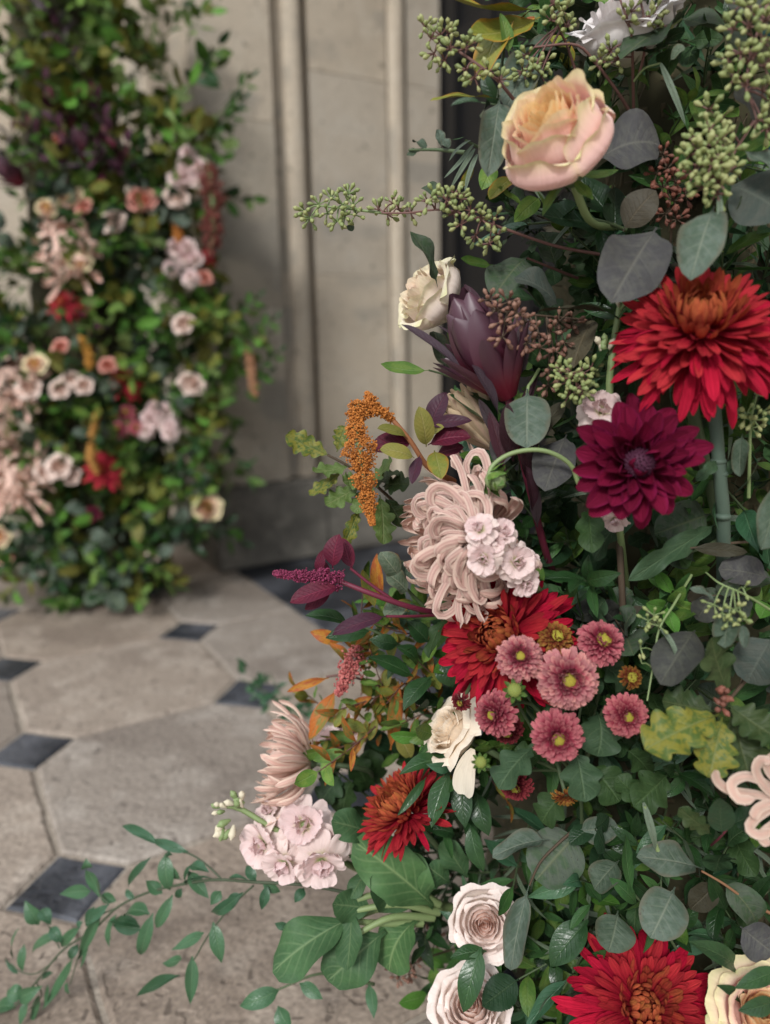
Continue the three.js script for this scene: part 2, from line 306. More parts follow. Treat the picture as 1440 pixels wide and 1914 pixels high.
kind('vine', 0.34, shp(0.75, 1.15), { bend: 0.9, fold: 0.28, wave: 0.1, n: 12, m: 4, pet: 0.05, twist: 0.7, k: 6 }, [
  { base: [0.05, 0.12, 0.055], vein: [0.1, 0.18, 0.09], alt: [0.035, 0.09, 0.04], veins: 3, vs: 0.12, slope: 6 },
  { base: [0.03, 0.085, 0.04], vein: [0.07, 0.14, 0.07], alt: [0.045, 0.11, 0.06], veins: 3, vs: 0.12, slope: 6 }], { roughness: 0.33 });
kind('lance', 0.24, shp(0.8, 0.95), { bend: 0.7, fold: 0.3, wave: 0.08, n: 12, m: 4, pet: 0.05, twist: 0.5 }, [
  { base: [0.03, 0.08, 0.025], vein: [0.08, 0.15, 0.06], alt: [0.045, 0.11, 0.03], veins: 12, vs: 0.2 }], { roughness: 0.4 });
kind('strap', 0.09, shp(0.4, 0.6), { bend: 1.0, fold: 0.2, wave: 0.1, n: 12, m: 2, pet: 0.02, twist: 0.8 }, [
  { base: [0.13, 0.17, 0.12], vein: [0.2, 0.24, 0.17], alt: [0.1, 0.14, 0.09], veins: 3, vs: 0.1 }], { roughness: 0.5 });
kind('oak', 0.55, lob(shp(0.75, 0.5), 4.5, 0.42, 0.8), { bend: 0.7, fold: 0.22, wave: 0.25, wk: 3, n: 36, m: 6, pet: 0.08 }, [
  { base: [0.06, 0.095, 0.02], vein: [0.14, 0.16, 0.05], alt: [0.2, 0.175, 0.025], amt: 0.7, sc: 9, veins: 5, vs: 0.5, slope: 1.6 },
  { base: [0.075, 0.12, 0.03], vein: [0.17, 0.2, 0.08], alt: [0.1, 0.15, 0.045], veins: 5, vs: 0.5, slope: 1.6 },
  { base: [0.026, 0.048, 0.015], vein: [0.07, 0.09, 0.035], alt: [0.04, 0.055, 0.018], veins: 5, vs: 0.45, slope: 1.6 }], { roughness: 0.5 }, [[1, 1, 1], [0.85, 0.88, 0.8]]);
kind('mumleaf', 0.62, lob(shp(0.6, 0.55), 2.5, 0.38, 0.9), { bend: 0.8, fold: 0.2, wave: 0.22, wk: 2, n: 30, m: 6, pet: 0.12 }, [
  { base: [0.032, 0.064, 0.03], vein: [0.075, 0.12, 0.06], alt: [0.046, 0.085, 0.042], veins: 5, vs: 0.45, slope: 1.5 },
  { base: [0.022, 0.048, 0.014], vein: [0.05, 0.09, 0.03], alt: [0.03, 0.062, 0.018], veins: 5, vs: 0.45, slope: 1.5 }], { roughness: 0.55 });
kind('roseleaf', 0.62, lob(shp(0.6, 0.75), 16, 0.1, 1), { bend: 0.5, fold: 0.2, wave: 0.1, n: 40, m: 6, pet: 0.08 }, [
  { base: [0.015, 0.04, 0.017], vein: [0.038, 0.07, 0.032], alt: [0.02, 0.05, 0.022], veins: 8, vs: 0.5 }], { roughness: 0.38 });
kind('stockleaf', 0.5, shp(0.7, 0.5), { bend: 0.8, fold: 0.16, wave: 0.3, wk: 1.6, n: 18, m: 8, pet: 0.12, pw: 0.03 }, [
  { base: [0.05, 0.11, 0.042], vein: [0.14, 0.21, 0.1], alt: [0.034, 0.08, 0.034], veins: 7, vs: 0.5, slope: 1.4 },
  { base: [0.06, 0.125, 0.055], vein: [0.15, 0.22, 0.11], alt: [0.045, 0.1, 0.045], veins: 7, vs: 0.5, slope: 1.4 }], { roughness: 0.55 });
kind('fresh', 0.42, shp(0.7, 0.8), { bend: 0.7, fold: 0.25, wave: 0.12, n: 10, m: 4 }, [
  { base: [0.075, 0.15, 0.03], vein: [0.15, 0.23, 0.08], alt: [0.12, 0.19, 0.04], amt: 0.8, veins: 8, vs: 0.4 },
  { base: [0.06, 0.16, 0.025], vein: [0.13, 0.24, 0.07], alt: [0.085, 0.2, 0.035], veins: 8, vs: 0.4 }], { roughness: 0.42 });
kind('burgundy', 0.42, shp(0.7, 0.8), { bend: 0.6, fold: 0.28, wave: 0.1, n: 12, m: 4 }, [
  { base: [0.085, 0.008, 0.02], vein: [0.17, 0.025, 0.05], alt: [0.06, 0.006, 0.02], veins: 10, vs: 0.5 },
  { base: [0.05, 0.014, 0.028], vein: [0.1, 0.035, 0.05], alt: [0.04, 0.02, 0.03], veins: 10, vs: 0.4 }], { roughness: 0.5 });
kind('olive', 0.45, shp(0.7, 0.75), { bend: 0.6, fold: 0.25, wave: 0.12, n: 12, m: 4 }, [
  { base: [0.21, 0.19, 0.045], vein: [0.3, 0.27, 0.1], alt: [0.16, 0.17, 0.04], veins: 10, vs: 0.45 },
  { base: [0.13, 0.155, 0.028], vein: [0.22, 0.22, 0.07], alt: [0.21, 0.18, 0.03], veins: 10, vs: 0.4, edge: [0.25, 0.13, 0.02] }], { roughness: 0.5 });
kind('autumn', 0.26, shp(0.8, 0.95), { bend: 0.8, fold: 0.3, wave: 0.1, n: 12, m: 4, twist: 0.8 }, [
  { base: [0.14, 0.14, 0.03], vein: [0.25, 0.2, 0.08], alt: [0.38, 0.11, 0.02], amt: 1, sc: 2.4, veins: 9, vs: 0.4, edge: [0.36, 0.1, 0.03] },
  { base: [0.36, 0.15, 0.02], vein: [0.45, 0.25, 0.06], alt: [0.28, 0.06, 0.02], amt: 0.9, sc: 3, veins: 9, vs: 0.4, spots: 0.16, spot: [0.06, 0.02, 0.01] }], { roughness: 0.5 });
kind('purple', 0.22, shp(0.7, 0.7), { bend: 0.45, fold: 0.3, wave: 0.06, n: 12, m: 4, twist: 0.3 }, [
  { base: [0.052, 0.032, 0.042], vein: [0.085, 0.055, 0.065], alt: [0.06, 0.045, 0.055], veins: 3, vs: 0.1 },
  { base: [0.04, 0.014, 0.022], vein: [0.075, 0.03, 0.04], alt: [0.055, 0.03, 0.04], veins: 3, vs: 0.1 }], { roughness: 0.45 });
M.stem = std({ color: rgb([0.07, 0.105, 0.045]), roughness: 0.6 });
M.stemRed = std({ color: rgb([0.15, 0.072, 0.06]), roughness: 0.6 });
M.stemBrown = std({ color: rgb([0.075, 0.05, 0.03]), roughness: 0.75 });
M.stemPale = std({ color: rgb([0.2, 0.27, 0.11]), roughness: 0.55 });
M.stemWine = std({ color: rgb([0.14, 0.018, 0.04]), roughness: 0.5 });
const petalTex = tex(256, 128, (u, v) => { const a = (u - 0.5) / (0.35 + 0.65 * v), n = fbm(a * 26 + 40, v * 2.2, 4, 91), m = fbm(u * 5, v * 5, 3, 95), g = 0.90 + 0.14 * n - 0.07 * sst(0.55, 0.8, m); return [Math.min(1, g), Math.min(1, g * (0.985 - 0.03 * (1 - n))), Math.min(1, g * (0.97 - 0.05 * (1 - n)))]; });
const petalBump = tex(256, 128, (u, v) => fbm((u - 0.5) / (0.35 + 0.65 * v) * 22 + 40, v * 2.2, 3, 91), false);
M.petal = phy({ vertexColors: true, map: petalTex, bumpMap: petalBump, bumpScale: 0.0004, color: rgb([1.05, 1.05, 1.05]), roughness: 0.9, transmission: 0.26, thickness: 0 });
M.petalThick = [[1.1, 1.1, 1.1], [0.9, 0.86, 0.88], [1.18, 1.2, 1.12], [1.0, 1.3, 1.0]].map((c) => phy({ specularIntensity: 0.3, vertexColors: true, map: petalTex, bumpMap: petalBump, bumpScale: 0.001, color: rgb(c), roughness: 0.78 }));
M.petalThin = [[1.05, 1.05, 1.05], [0.97, 0.94, 0.92], [1.1, 1.09, 1.07]].map((c) => phy({ vertexColors: true, map: petalTex, bumpMap: petalBump, bumpScale: 0.001, color: rgb(c), roughness: 0.9, transmission: 0.22, thickness: 0 }));
M.bract = std({ vertexColors: true, color: rgb([1, 1, 1]), roughness: 0.42 });
M.solid = std({ vertexColors: true, color: rgb([1, 1, 1]), roughness: 0.75 });
M.pod = [[0.24, 0.28, 0.1], [0.3, 0.32, 0.13], [0.2, 0.25, 0.09]].map((c) => std({ color: rgb(c), roughness: 0.6 }));
M.podBrown = [[0.2, 0.095, 0.065], [0.24, 0.13, 0.09], [0.15, 0.075, 0.05]].map((c) => std({ color: rgb(c), roughness: 0.65 }));
M.podRust = [[0.2, 0.07, 0.045], [0.16, 0.06, 0.04]].map((c) => std({ color: rgb(c), roughness: 0.65 }));

const FACE = DIR(-0.15, 0.55, 0.8);
function leafW(parent, k, b, t, width, o = {}) { // base and tip in world space, width in metres
  const K = LK[k], r = o.r || R0, d = t.clone().sub(b), len = d.length();
  const m = part(o.name || 'leaf', K.geos[Math.floor(r() * K.geos.length)], K.mats[o.mat !== undefined ? o.mat % K.mats.length : Math.floor(r() * K.mats.length)], parent);
  const q = frame(d, o.face || FACE), roll = o.roll ?? rr(-0.5, 0.5, r);
  m.quaternion.copy(q).multiply(Q.setFromAxisAngle(V(0, 1, 0), roll));
  m.position.copy(b).sub(parent.position);
  const sx = width / K.ratio; m.scale.set(sx, len, Math.max(len * 0.8, sx * 0.8));
  return m;
}
const leafP = (parent, k, [x0, y0, d0], [x1, y1, d1], wpx, o) => leafW(parent, k, W(x0, y0, d0), W(x1, y1, d1 ?? d0), wpx * d0 / FPX, o);
const stemP = (parent, pts, w0, w1, mat, name = 'stem', seg = 6) => part(name, tube(pts.map((p) => (p.isVector3 ? p.clone() : W(...p)).sub(parent.position)), w0, w1, seg), mat, parent);

// ---------------------------------------------------------------- flower heads (axis +Y, radius 1 unless noted; petals are meshes under `p`)
function headPetal(p, geo, mat, th, az, baseR, baseY, len, wid, o = {}) {
  const m = part('petal', geo, mat, p), c = Math.cos(az), s = Math.sin(az);
  const y = V(Math.sin(th) * c, Math.cos(th), Math.sin(th) * s), z = V(-Math.cos(th) * c, Math.sin(th), -Math.cos(th) * s);
  m.quaternion.copy(frame(y, z)).multiply(Q.setFromAxisAngle(V(0, 1, 0), o.roll || 0));
  m.position.set(baseR * c, baseY, baseR * s); m.scale.set(wid, len, (wid + len) / 2); return m;
}
const strapF = (tip) => { const f = shp(0.5, tip); return (t) => 0.12 * Math.max(0.25 * (1 - t), f(0.04 + t * 0.955)); };
// red chrysanthemum petals: incurved orange-backed inner ones, long red outer ones
const redCol = (inner) => (s, t) => mix([0.34, 0.004, 0.024], mix([0.40, 0.006, 0.032], [0.58, 0.15, 0.055], inner), sst(0.1, 0.95, t) * (1 - 0.3 * s * s));
const roundTip = (w, b, q) => (t) => w * (b + (1 - b) * sst(0, 0.45, t)) * (t > q ? Math.sqrt(Math.max(0.02, 1 - ((t - q) / (1 - q)) ** 2)) : 1);
const GEO = {};
GEO.red = [0, 1, 2, 3, 4, 5].map((k) => ribbon({ prof: roundTip([0.06, 0.064, 0.07, 0.078, 0.082, 0.078][k], [0.6, 0.5, 0.4, 0.35, 0.3, 0.3][k], 0.72), n: 12, m: 4, th: (t) => [0.9, 1.7, 1.2, 0.35, -0.5, -1.3][k] * (t - 0.25), lift: (s) => [1.1, 1.0, 0.8, 0.55, 0.4, 0.35][k] * s * s + 0.1 * Math.cos(s * 9), twist: [0, 0.1, -0.15, 0.2, -0.3, 0.4][k], color: redCol([1, 0.92, 0.62, 0.15, 0, 0][k]) }));
function redMum(p, R, seed, o = {}) {
  const r = rng(seed), N = o.n || 280, core = o.core ?? 1;
  for (let i = 0; i < N; i++) {
    const f = Math.sqrt((i + 0.5) / N), az = i * 2.39996 + rr(-0.12, 0.12, r);
    const th = (0.04 + Math.pow(f, 1.32) * (o.spread ?? 1.9)) + rr(-0.22, 0.22, r) * (0.15 + f), q = f / core;
    const len = R * lerp(0.2, 0.98, Math.pow(f, 1.35)) * rr(0.84, 1.12, r), wid = R * lerp(0.4, 1.0, Math.pow(f, 0.9)) * rr(0.78, 1.12, r);
    const gi = q < 0.3 ? 0 : q < 0.5 ? 1 : q < 0.62 ? 2 : q < 0.76 ? 3 : r() < 0.65 ? 4 : r() < 0.5 ? 5 : 3;
    headPetal(p, GEO.red[gi], M.petalThick[Math.floor(r() * (gi < 3 ? 4 : 3))], th, az, R * 0.24 * f, R * (0.18 - 0.32 * f * f), len, wid, { roll: rr(-0.45, 0.45, r) * (0.3 + f) });
  }
  const base = part('receptacle', new THREE.SphereGeometry(R * 0.2, 10, 8), M.stem, p); base.position.y = R * -0.06; base.scale.y = 0.8;
}
// buff pink incurved chrysanthemum: long channelled ribbons that hook over at the tip
const buff = (s, t) => mix(mix([0.82, 0.50, 0.43], [0.7, 0.56, 0.32], sst(0.45, 0.0, t)), [0.92, 0.74, 0.63], Math.abs(s) > 0.6 ? 0.9 : Math.abs(s) < 0.2 ? 0.45 : 0.05);
GEO.buff = [0, 1, 2, 3, 4, 5].map((k) => { const b = [3.0, 2.6, 2.2, 1.7, 3.5, 1.1][k]; return ribbon({ prof: roundTip(0.07, 0.5, 0.84), n: 18, m: 6, th: (t) => b * (Math.pow(t, 1.9) - 0.1), lift: (s) => 0.42 * s * s, twist: [0.25, -0.3, 0.2, -0.35, 0.45, 0.3][k], color: buff }); });
function buffMum(p, R, seed, o = {}) {
  const r = rng(seed), N = o.n || 120;
  for (let i = 0; i < N; i++) {
    const f = Math.sqrt((i + 0.5) / N), az = i * 2.39996 + rr(-0.2, 0.2, r), th = 0.15 + f * (o.spread ?? 1.75) + rr(-0.16, 0.16, r);
    const gi = o.fan && f > 0.4 ? [2, 3, 3, 5][Math.floor(r() * 4)] : f > 0.86 ? [1, 2, 3, 5][Math.floor(r() * 4)] : f > 0.45 ? [0, 1, 2, 4][Math.floor(r() * 4)] : [0, 4][Math.floor(r() * 2)];
    const len = R * lerp(1.05, 1.95, f) * rr(0.86, 1.14, r);
    headPetal(p, GEO.buff[gi], M.petalThin[Math.floor(r() * 3)], th, az, R * 0.12 * f, R * (0.05 - 0.15 * f), len, R * rr(0.95, 1.35, r), { roll: rr(-0.4, 0.4, r) });
  }
  const base = part('receptacle', new THREE.SphereGeometry(R * 0.16, 10, 8), M.stem, p); base.position.y = R * -0.1;
}
function ribbonPath(parent, pts, w, face, col) { // a long petal along a path in world space, its face turned to `face`
  const c = new THREE.CatmullRomCurve3(pts), N = 22, pos = [], uv = [], cl = [], idx = [], M6 = 6;
  for (let i = 0; i <= N; i++) {
    const t = i / N, p = c.getPointAt(t), tg = c.getTangentAt(t), b = tg.clone().cross(face).normalize(), n = b.clone().cross(tg).normalize(), h = w * roundTip(1, 0.45, 0.9)(t);
    for (let j = 0; j <= M6; j++) { const s = -1 + 2 * j / M6, q = p.clone().addScaledVector(b, s * h).addScaledVector(n, -0.3 * s * s * h).sub(parent.position); pos.push(q.x, q.y, q.z); uv.push(j / M6, t); cl.push(...col(s, t)); if (i < N && j < M6) { const k = i * (M6 + 1) + j; idx.push(k, k + 1, k + M6 + 1, k + 1, k + M6 + 2, k + M6 + 1); } }
  }
  const g = new THREE.BufferGeometry(); g.setAttribute('position', new THREE.Float32BufferAttribute(pos, 3)); g.setAttribute('uv', new THREE.Float32BufferAttribute(uv, 2)); g.setAttribute('color', new THREE.Float32BufferAttribute(cl, 3)); g.setIndex(idx); g.computeVertexNormals();
  return part('petal', g, M.petalThin[pos.length % 3], parent);
}
// small button chrysanthemums
const btnCol = (a, b) => (s, t) => mix(a, b, sst(0.55, 1, t) * 0.9 + 0.1 * s * s);
const btnGeo = (a, b) => [0, 1, 2].map((k) => ribbon({ prof: (t) => 0.11 * Math.max(0.3 * (1 - t), shp(0.7, 0.25)(0.05 + t * 0.94)), n: 6, m: 2, th: (t) => [1.0, 0.2, -0.7][k] * (t - 0.3), lift: (s) => 0.75 * s * s, color: btnCol(a, b) }));
GEO.btn = { pink: btnGeo([0.40, 0.05, 0.1], [0.74, 0.36, 0.35]), rose: btnGeo([0.34, 0.03, 0.07], [0.64, 0.22, 0.24]), wine: btnGeo([0.14, 0.012, 0.022], [0.3, 0.05, 0.06]), gold: btnGeo([0.3, 0.06, 0.03], [0.42, 0.24, 0.05]) };
function budBall(p, name, R, y, c0, c1, flat, seed, grains = 60) { // a dome of tiny tight florets
  const r = rng(seed), gs = [];
  for (let i = 0; i < grains; i++) {
    const f = Math.sqrt((i + 0.5) / grains), th = f * 1.45, az = i * 2.39996, g = new THREE.ConeGeometry(R * 0.17, R * 0.34, 5, 1), c = mix(c0, c1, clamp(f * 1.1 + rr(-0.15, 0.15, r))), a = new Float32Array(g.attributes.position.count * 3);
    for (let k = 0; k < a.length; k += 3) { a[k] = c[0]; a[k + 1] = c[1]; a[k + 2] = c[2]; }
    g.setAttribute('color', new THREE.BufferAttribute(a, 3));
    g.applyQuaternion(new THREE.Quaternion().setFromUnitVectors(V(0, 1, 0), V(Math.sin(th) * Math.cos(az), Math.cos(th), Math.sin(th) * Math.sin(az))));
    g.translate(R * 0.85 * Math.sin(th) * Math.cos(az), flat * R * 0.85 * Math.cos(th), R * 0.85 * Math.sin(th) * Math.sin(az)); gs.push(g);
  }
  const s = new THREE.SphereGeometry(R * 0.86, 12, 8), a = new Float32Array(s.attributes.position.count * 3); for (let k = 0; k < a.length; k += 3) { a[k] = c1[0]; a[k + 1] = c1[1]; a[k + 2] = c1[2]; } s.setAttribute('color', new THREE.BufferAttribute(a, 3)); s.scale(1, flat, 1); gs.push(s);
  const m = part(name, mergeGeometries(gs.map((g) => g.toNonIndexed())), M.solid, p); m.position.y = y; return m;
}
function buttonMum(p, R, seed, pal = 'pink', o = {}) {
  const r = rng(seed), N = o.n || 130, G = GEO.btn[pal];
  for (let i = 0; i < N; i++) {
    const f = Math.sqrt(lerp(0.06, 1, (i + 0.5) / N)), az = i * 2.39996 + rr(-0.1, 0.1, r), th = 0.1 + Math.pow(f, 1.1) * 1.75 + rr(-0.08, 0.08, r);
    const gi = f < 0.5 ? 0 : f < 0.8 ? 1 : 2;
    headPetal(p, G[gi], M.petalThick[(seed + (r() < 0.35 ? 1 : 0)) % 3], th, az, R * 0.3 * f, R * (0.16 - 0.24 * f * f), R * lerp(0.34, 0.72, f) * rr(0.9, 1.1, r), R * lerp(0.55, 0.95, f), { roll: rr(-0.25, 0.25, r) });
  }
  budBall(p, 'flower_eye', R * (o.eye ?? rr(0.2, 0.32, r)), R * 0.27, [0.2, 0.24, 0.03], [0.36, 0.3, 0.03], 0.35, seed);
  const base = part('receptacle', new THREE.SphereGeometry(R * 0.33, 10, 8), M.stem, p); base.position.y = R * -0.08; base.scale.y = 0.6;
}
// wine dahlia
const dahCol = (s, t) => mix(mix([0.085, 0.001, 0.014], [0.125, 0.0015, 0.02], sst(0, 0.7, t)), [0.18, 0.007, 0.062], Math.abs(s) > 0.7 ? 0.5 : 0.04 + 0.08 * t);
GEO.dahlia = [0, 1, 2, 3].map((k) => ribbon({ prof: (t) => 0.19 * Math.max(0.3 * (1 - t), shp(0.6, 0.55)(0.05 + t * 0.94)), n: 10, m: 6, th: (t) => [1.3, 0.5, 0.1, -0.5][k] * (t - 0.3), lift: (s) => [1.2, 1.0, 0.65, 0.4][k] * s * s, color: dahCol }));
function dahlia(p, R, seed, o = {}) {
  const r = rng(seed), N = o.n || 54;
  for (let i = 0; i < N; i++) {
    const f = Math.sqrt(lerp(0.12, 1, (i + 0.5) / N)), az = i * 2.39996 + rr(-0.1, 0.1, r), th = 0.15 + f * 1.42 + rr(-0.2, 0.2, r), gi = f < 0.5 ? 0 : f < 0.68 ? 1 : f < 0.86 ? 2 : r() < 0.5 ? 3 : 2;
    headPetal(p, GEO.dahlia[gi], M.petalThick[Math.floor(r() * 3)], th, az, R * 0.2 * f, R * (0.12 - 0.2 * f), R * lerp(0.3, 0.9, Math.pow(f, 1.3)) * rr(0.85, 1.12, r), R * lerp(0.36, 1.0, Math.pow(f, 1.2)) * rr(0.85, 1.15, r), { roll: rr(-0.45, 0.45, r) });
  }
  budBall(p, 'flower_eye', R * 0.25, R * 0.16, [0.03, 0.001, 0.014], [0.05, 0.002, 0.022], 0.8, seed, 90);
}
// garden rose: cupped petals wound in a spiral; pal(layer 0..1, u, v) gives the petal's pigment
function rosePetal(R, H, span, L, seed, pal, o) {
  const r = rng(seed), nu = 14, nv = 12, pos = [], col = [], idx = [], uv = [], open = o.open ?? 0.5, ph = r() * 6, ph2 = r() * 6, tip = rr(0.4, 1, r), notch = rr(-0.6, 0.6, r), roll = sst(0.35, 1, L) * open * rr(0.75, 1.3, r);
  for (let i = 0; i <= nv; i++) for (let j = 0; j <= nu; j++) {
    const v = i / nv, u = -1 + 2 * j / nu, e = sst(0.62, 1, v);
    let rad = lerp(0.12, 1, Math.sin(Math.min(1, v * 1.5) * Math.PI / 2)) * R * (1 - (1 - L) * 0.12 * v) * (1 - ((o.cup ?? 0.28) * (1 - 0.7 * roll)) * sst(0.4, 1, v) * (0.35 + 0.65 * L));
    let y = H * (v - 0.05 * v * v) - H * 0.15 * Math.pow(Math.abs(u), 2.4) * v * v;
    rad += R * (roll * (0.38 * e * e + 0.06 * u * u * e) + 0.1 * (1 - L) * e * e); y -= H * roll * 0.24 * e * e * e;
    rad += R * 0.05 * Math.sin(u * 3.3 + ph) * e + R * 0.03 * Math.sin(u * 8 + ph2) * e * e * (0.4 + L);
    y += H * 0.06 * tip * Math.exp(-(((u - notch * 0.4) / 0.22) ** 2)) * e * L;
    const a = u * span * (0.5 + 0.5 * Math.sin(Math.min(1, v * 1.35) * Math.PI / 2)) * (1 - 0.2 * e * e) + 0.1 * v * (1 - L);
    pos.push(rad * Math.cos(a), y, rad * Math.sin(a)); col.push(...pal(L, u, v)); uv.push(j / nu, v);
    if (i < nv && j < nu) { const k = i * (nu + 1) + j; idx.push(k, k + nu + 1, k + 1, k + 1, k + nu + 1, k + nu + 2); }
  }
  const g = new THREE.BufferGeometry(); g.setAttribute('position', new THREE.Float32BufferAttribute(pos, 3)); g.setAttribute('color', new THREE.Float32BufferAttribute(col, 3)); g.setAttribute('uv', new THREE.Float32BufferAttribute(uv, 2));
  g.setIndex(idx); g.computeVertexNormals(); return g;
}
function rose(p, R, seed, pal, o = {}) {
  const r = rng(seed), layers = o.layers || [[0.08, 3], [0.14, 3], [0.21, 4], [0.29, 4], [0.38, 5], [0.48, 5], [0.6, 5], [0.76, 5], [0.95, 5]], H0 = (o.h ?? 1.35) * R; let az = r() * 6;
  layers.forEach(([rad, n], k) => {
    const L = k / (layers.length - 1);
    for (let i = 0; i < n; i++) {
      az += 2 * Math.PI / n + (i === 0 ? 1.1 : 0) + rr(-0.12, 0.12, r);
      const H = H0 * lerp(0.86, 1, Math.sin(L * 2.4)) * rr(0.95, 1.05, r) * (L > 0.9 ? (o.outer ?? 0.92) : 1);
      const m = part('petal', rosePetal(R * rad * rr(0.95, 1.07, r), H, lerp(1.25, 0.86, L) * rr(0.95, 1.1, r), L, seed * 31 + k * 7 + i, pal, o), M.petal, p);
      m.rotation.y = az; m.position.y = R * 0.02 * (1 - L);
    }
  });
  const cal = part('calyx', new THREE.SphereGeometry(R * 0.17, 10, 8), M.stem, p); cal.position.y = -R * 0.02; cal.scale.set(1, 0.9, 1);
  for (let i = 0; i < 5; i++) { const m = headPetal(p, LK.lance.geos[i % 4], LK.fresh.mats[0], 1.9 + rr(-0.2, 0.3, r), i * 1.2566 + 0.3, R * 0.1, 0, R * 0.65, R * 0.75); m.name = 'sepal'; }
}
const PAL = {
  peach: (L, u, v) => { let c = mix([0.95, 0.62, 0.29], [0.9, 0.6, 0.56], sst(0.4, 0.85, L)); c = mix([0.66, 0.6, 0.28], c, sst(0.0, 0.35, v)); return mix(c, L > 0.85 ? [0.76, 0.77, 0.38] : [0.88, 0.82, 0.46], sst(L > 0.85 ? 0.6 : 0.78, 1, v) * (0.3 + 0.5 * L) + sst(0.8, 1, Math.abs(u)) * 0.35 * L); },
  blush: (L, u, v) => { let c = mix([0.94, 0.68, 0.57], [0.92, 0.81, 0.76], sst(0.1, 0.75, L)); c = mix([0.85, 0.8, 0.58], c, sst(0, 0.4, v)); return mix(c, [0.93, 0.86, 0.82], sst(0.75, 1, v) * 0.6); },
  cream: (L, u, v) => { let c = mix([0.9, 0.72, 0.5], [0.9, 0.79, 0.64], L); c = mix([0.8, 0.76, 0.5], c, sst(0, 0.4, v)); return mix(c, [0.92, 0.86, 0.74], sst(0.8, 1, v) * 0.6); },
  white: (L, u, v) => mix([0.7, 0.68, 0.56], mix([0.76, 0.7, 0.69], [0.76, 0.74, 0.74], L), sst(0, 0.4, v)),
  lime: (L, u, v) => { let c = mix([0.9, 0.72, 0.6], [0.9, 0.8, 0.73], L); return mix(c, [0.72, 0.74, 0.38], sst(0.6, 1, v) * 0.55 * L + sst(0.7, 1, Math.abs(u)) * 0.35 * L); },
  coral: (L, u, v) => mix([0.72, 0.26, 0.17], [0.74, 0.36, 0.3], L),
};
// double stock floret
const stkCol = (tone) => (s, t) => mix([0.6, 0.6, 0.3], mix([0.82, 0.70, 0.66], [0.78, 0.60, 0.62], tone), sst(0.05, 0.4, t));
GEO.stock = [0, 1, 2, 3, 4].map((k) => ribbon({ prof: (t) => 0.5 * Math.max(0.2, shp(0.7, 0.22)(0.02 + t * 0.965)), n: 10, m: 10, th: (t) => [-1.4, -0.9, -0.4, 0.3, 1.0][k] * (t - 0.2), lift: (s, t) => 0.13 * Math.sin(s * (6 + k) + k * 2) * sst(0.45, 1, t) + 0.12 * s * s * (k > 2 ? 1.5 : -0.3), color: stkCol(k * 0.2) }));
function stockFloret(p, R, seed) {
  const r = rng(seed);
  for (let i = 0; i < 16; i++) {
    const L = i < 5 ? 0 : i < 11 ? 1 : 2, az = i * 1.2566 + L * 0.6 + rr(-0.25, 0.25, r);
    headPetal(p, GEO.stock[Math.min(4, L * 2 + Math.floor(r() * 2))], M.petal, [1.5, 1.0, 0.5][L] + rr(-0.2, 0.2, r), az, R * 0.06, R * 0.05 * L, R * [0.98, 0.8, 0.55][L] * rr(0.9, 1.1, r), R * [1.1, 0.9, 0.6][L], { roll: rr(-0.3, 0.3, r) });
  }
  const c = part('flower_eye', new THREE.IcosahedronGeometry(R * 0.13, 1), M.stemPale, p); c.position.y = R * 0.12;
  const t = part('calyx', new THREE.CylinderGeometry(R * 0.16, R * 0.1, R * 0.5, 7), M.stemPale, p); t.position.y = -R * 0.24;
}
// leucadendron bracts
GEO.bract = [0, 1, 2].map((k) => ribbon({ prof: (t) => [0.2, 0.17, 0.12][k] * Math.max(0.35 * (1 - t), shp(0.55, 0.6)(0.06 + t * 0.935)), n: 12, m: 6, th: (t) => [0.95, 0.7, 0.1][k] * (t - 0.3), lift: (s) => [0.9, 0.75, 0.4][k] * s * s, color: (s, t) => mix(mix([0.13, 0.01, 0.022], [0.075, 0.022, 0.038], sst(0.15, 0.6, t)), [0.085, 0.05, 0.065], sst(0.5, 1, t) * 0.7 * [0.6, 0.9, 1][k]) }));
function leucadendron(p, R, seed) { // R: length of the bud
  const r = rng(seed);
  for (let i = 0; i < 25; i++) {
    const L = i < 6 ? 0 : i < 14 ? 1 : 2, az = i * 2.39996 + 0.6;
    headPetal(p, GEO.bract[L], M.bract, [0.24, 0.34, 0.62][L] + rr(-0.07, 0.12, r), az, R * [0.05, 0.07, 0.08][L], R * [0.06, 0, -0.05][L], R * [1, 0.95, 0.8][L] * rr(0.92, 1.06, r), R * [1.3, 1.25, 0.85][L], { roll: rr(-0.2, 0.2, r) }).name = 'bract';
  }
  part('bud_core', new THREE.SphereGeometry(R * 0.16, 10, 10).scale(1, 2, 1).translate(0, R * 0.3, 0), M.stemWine, p);
}
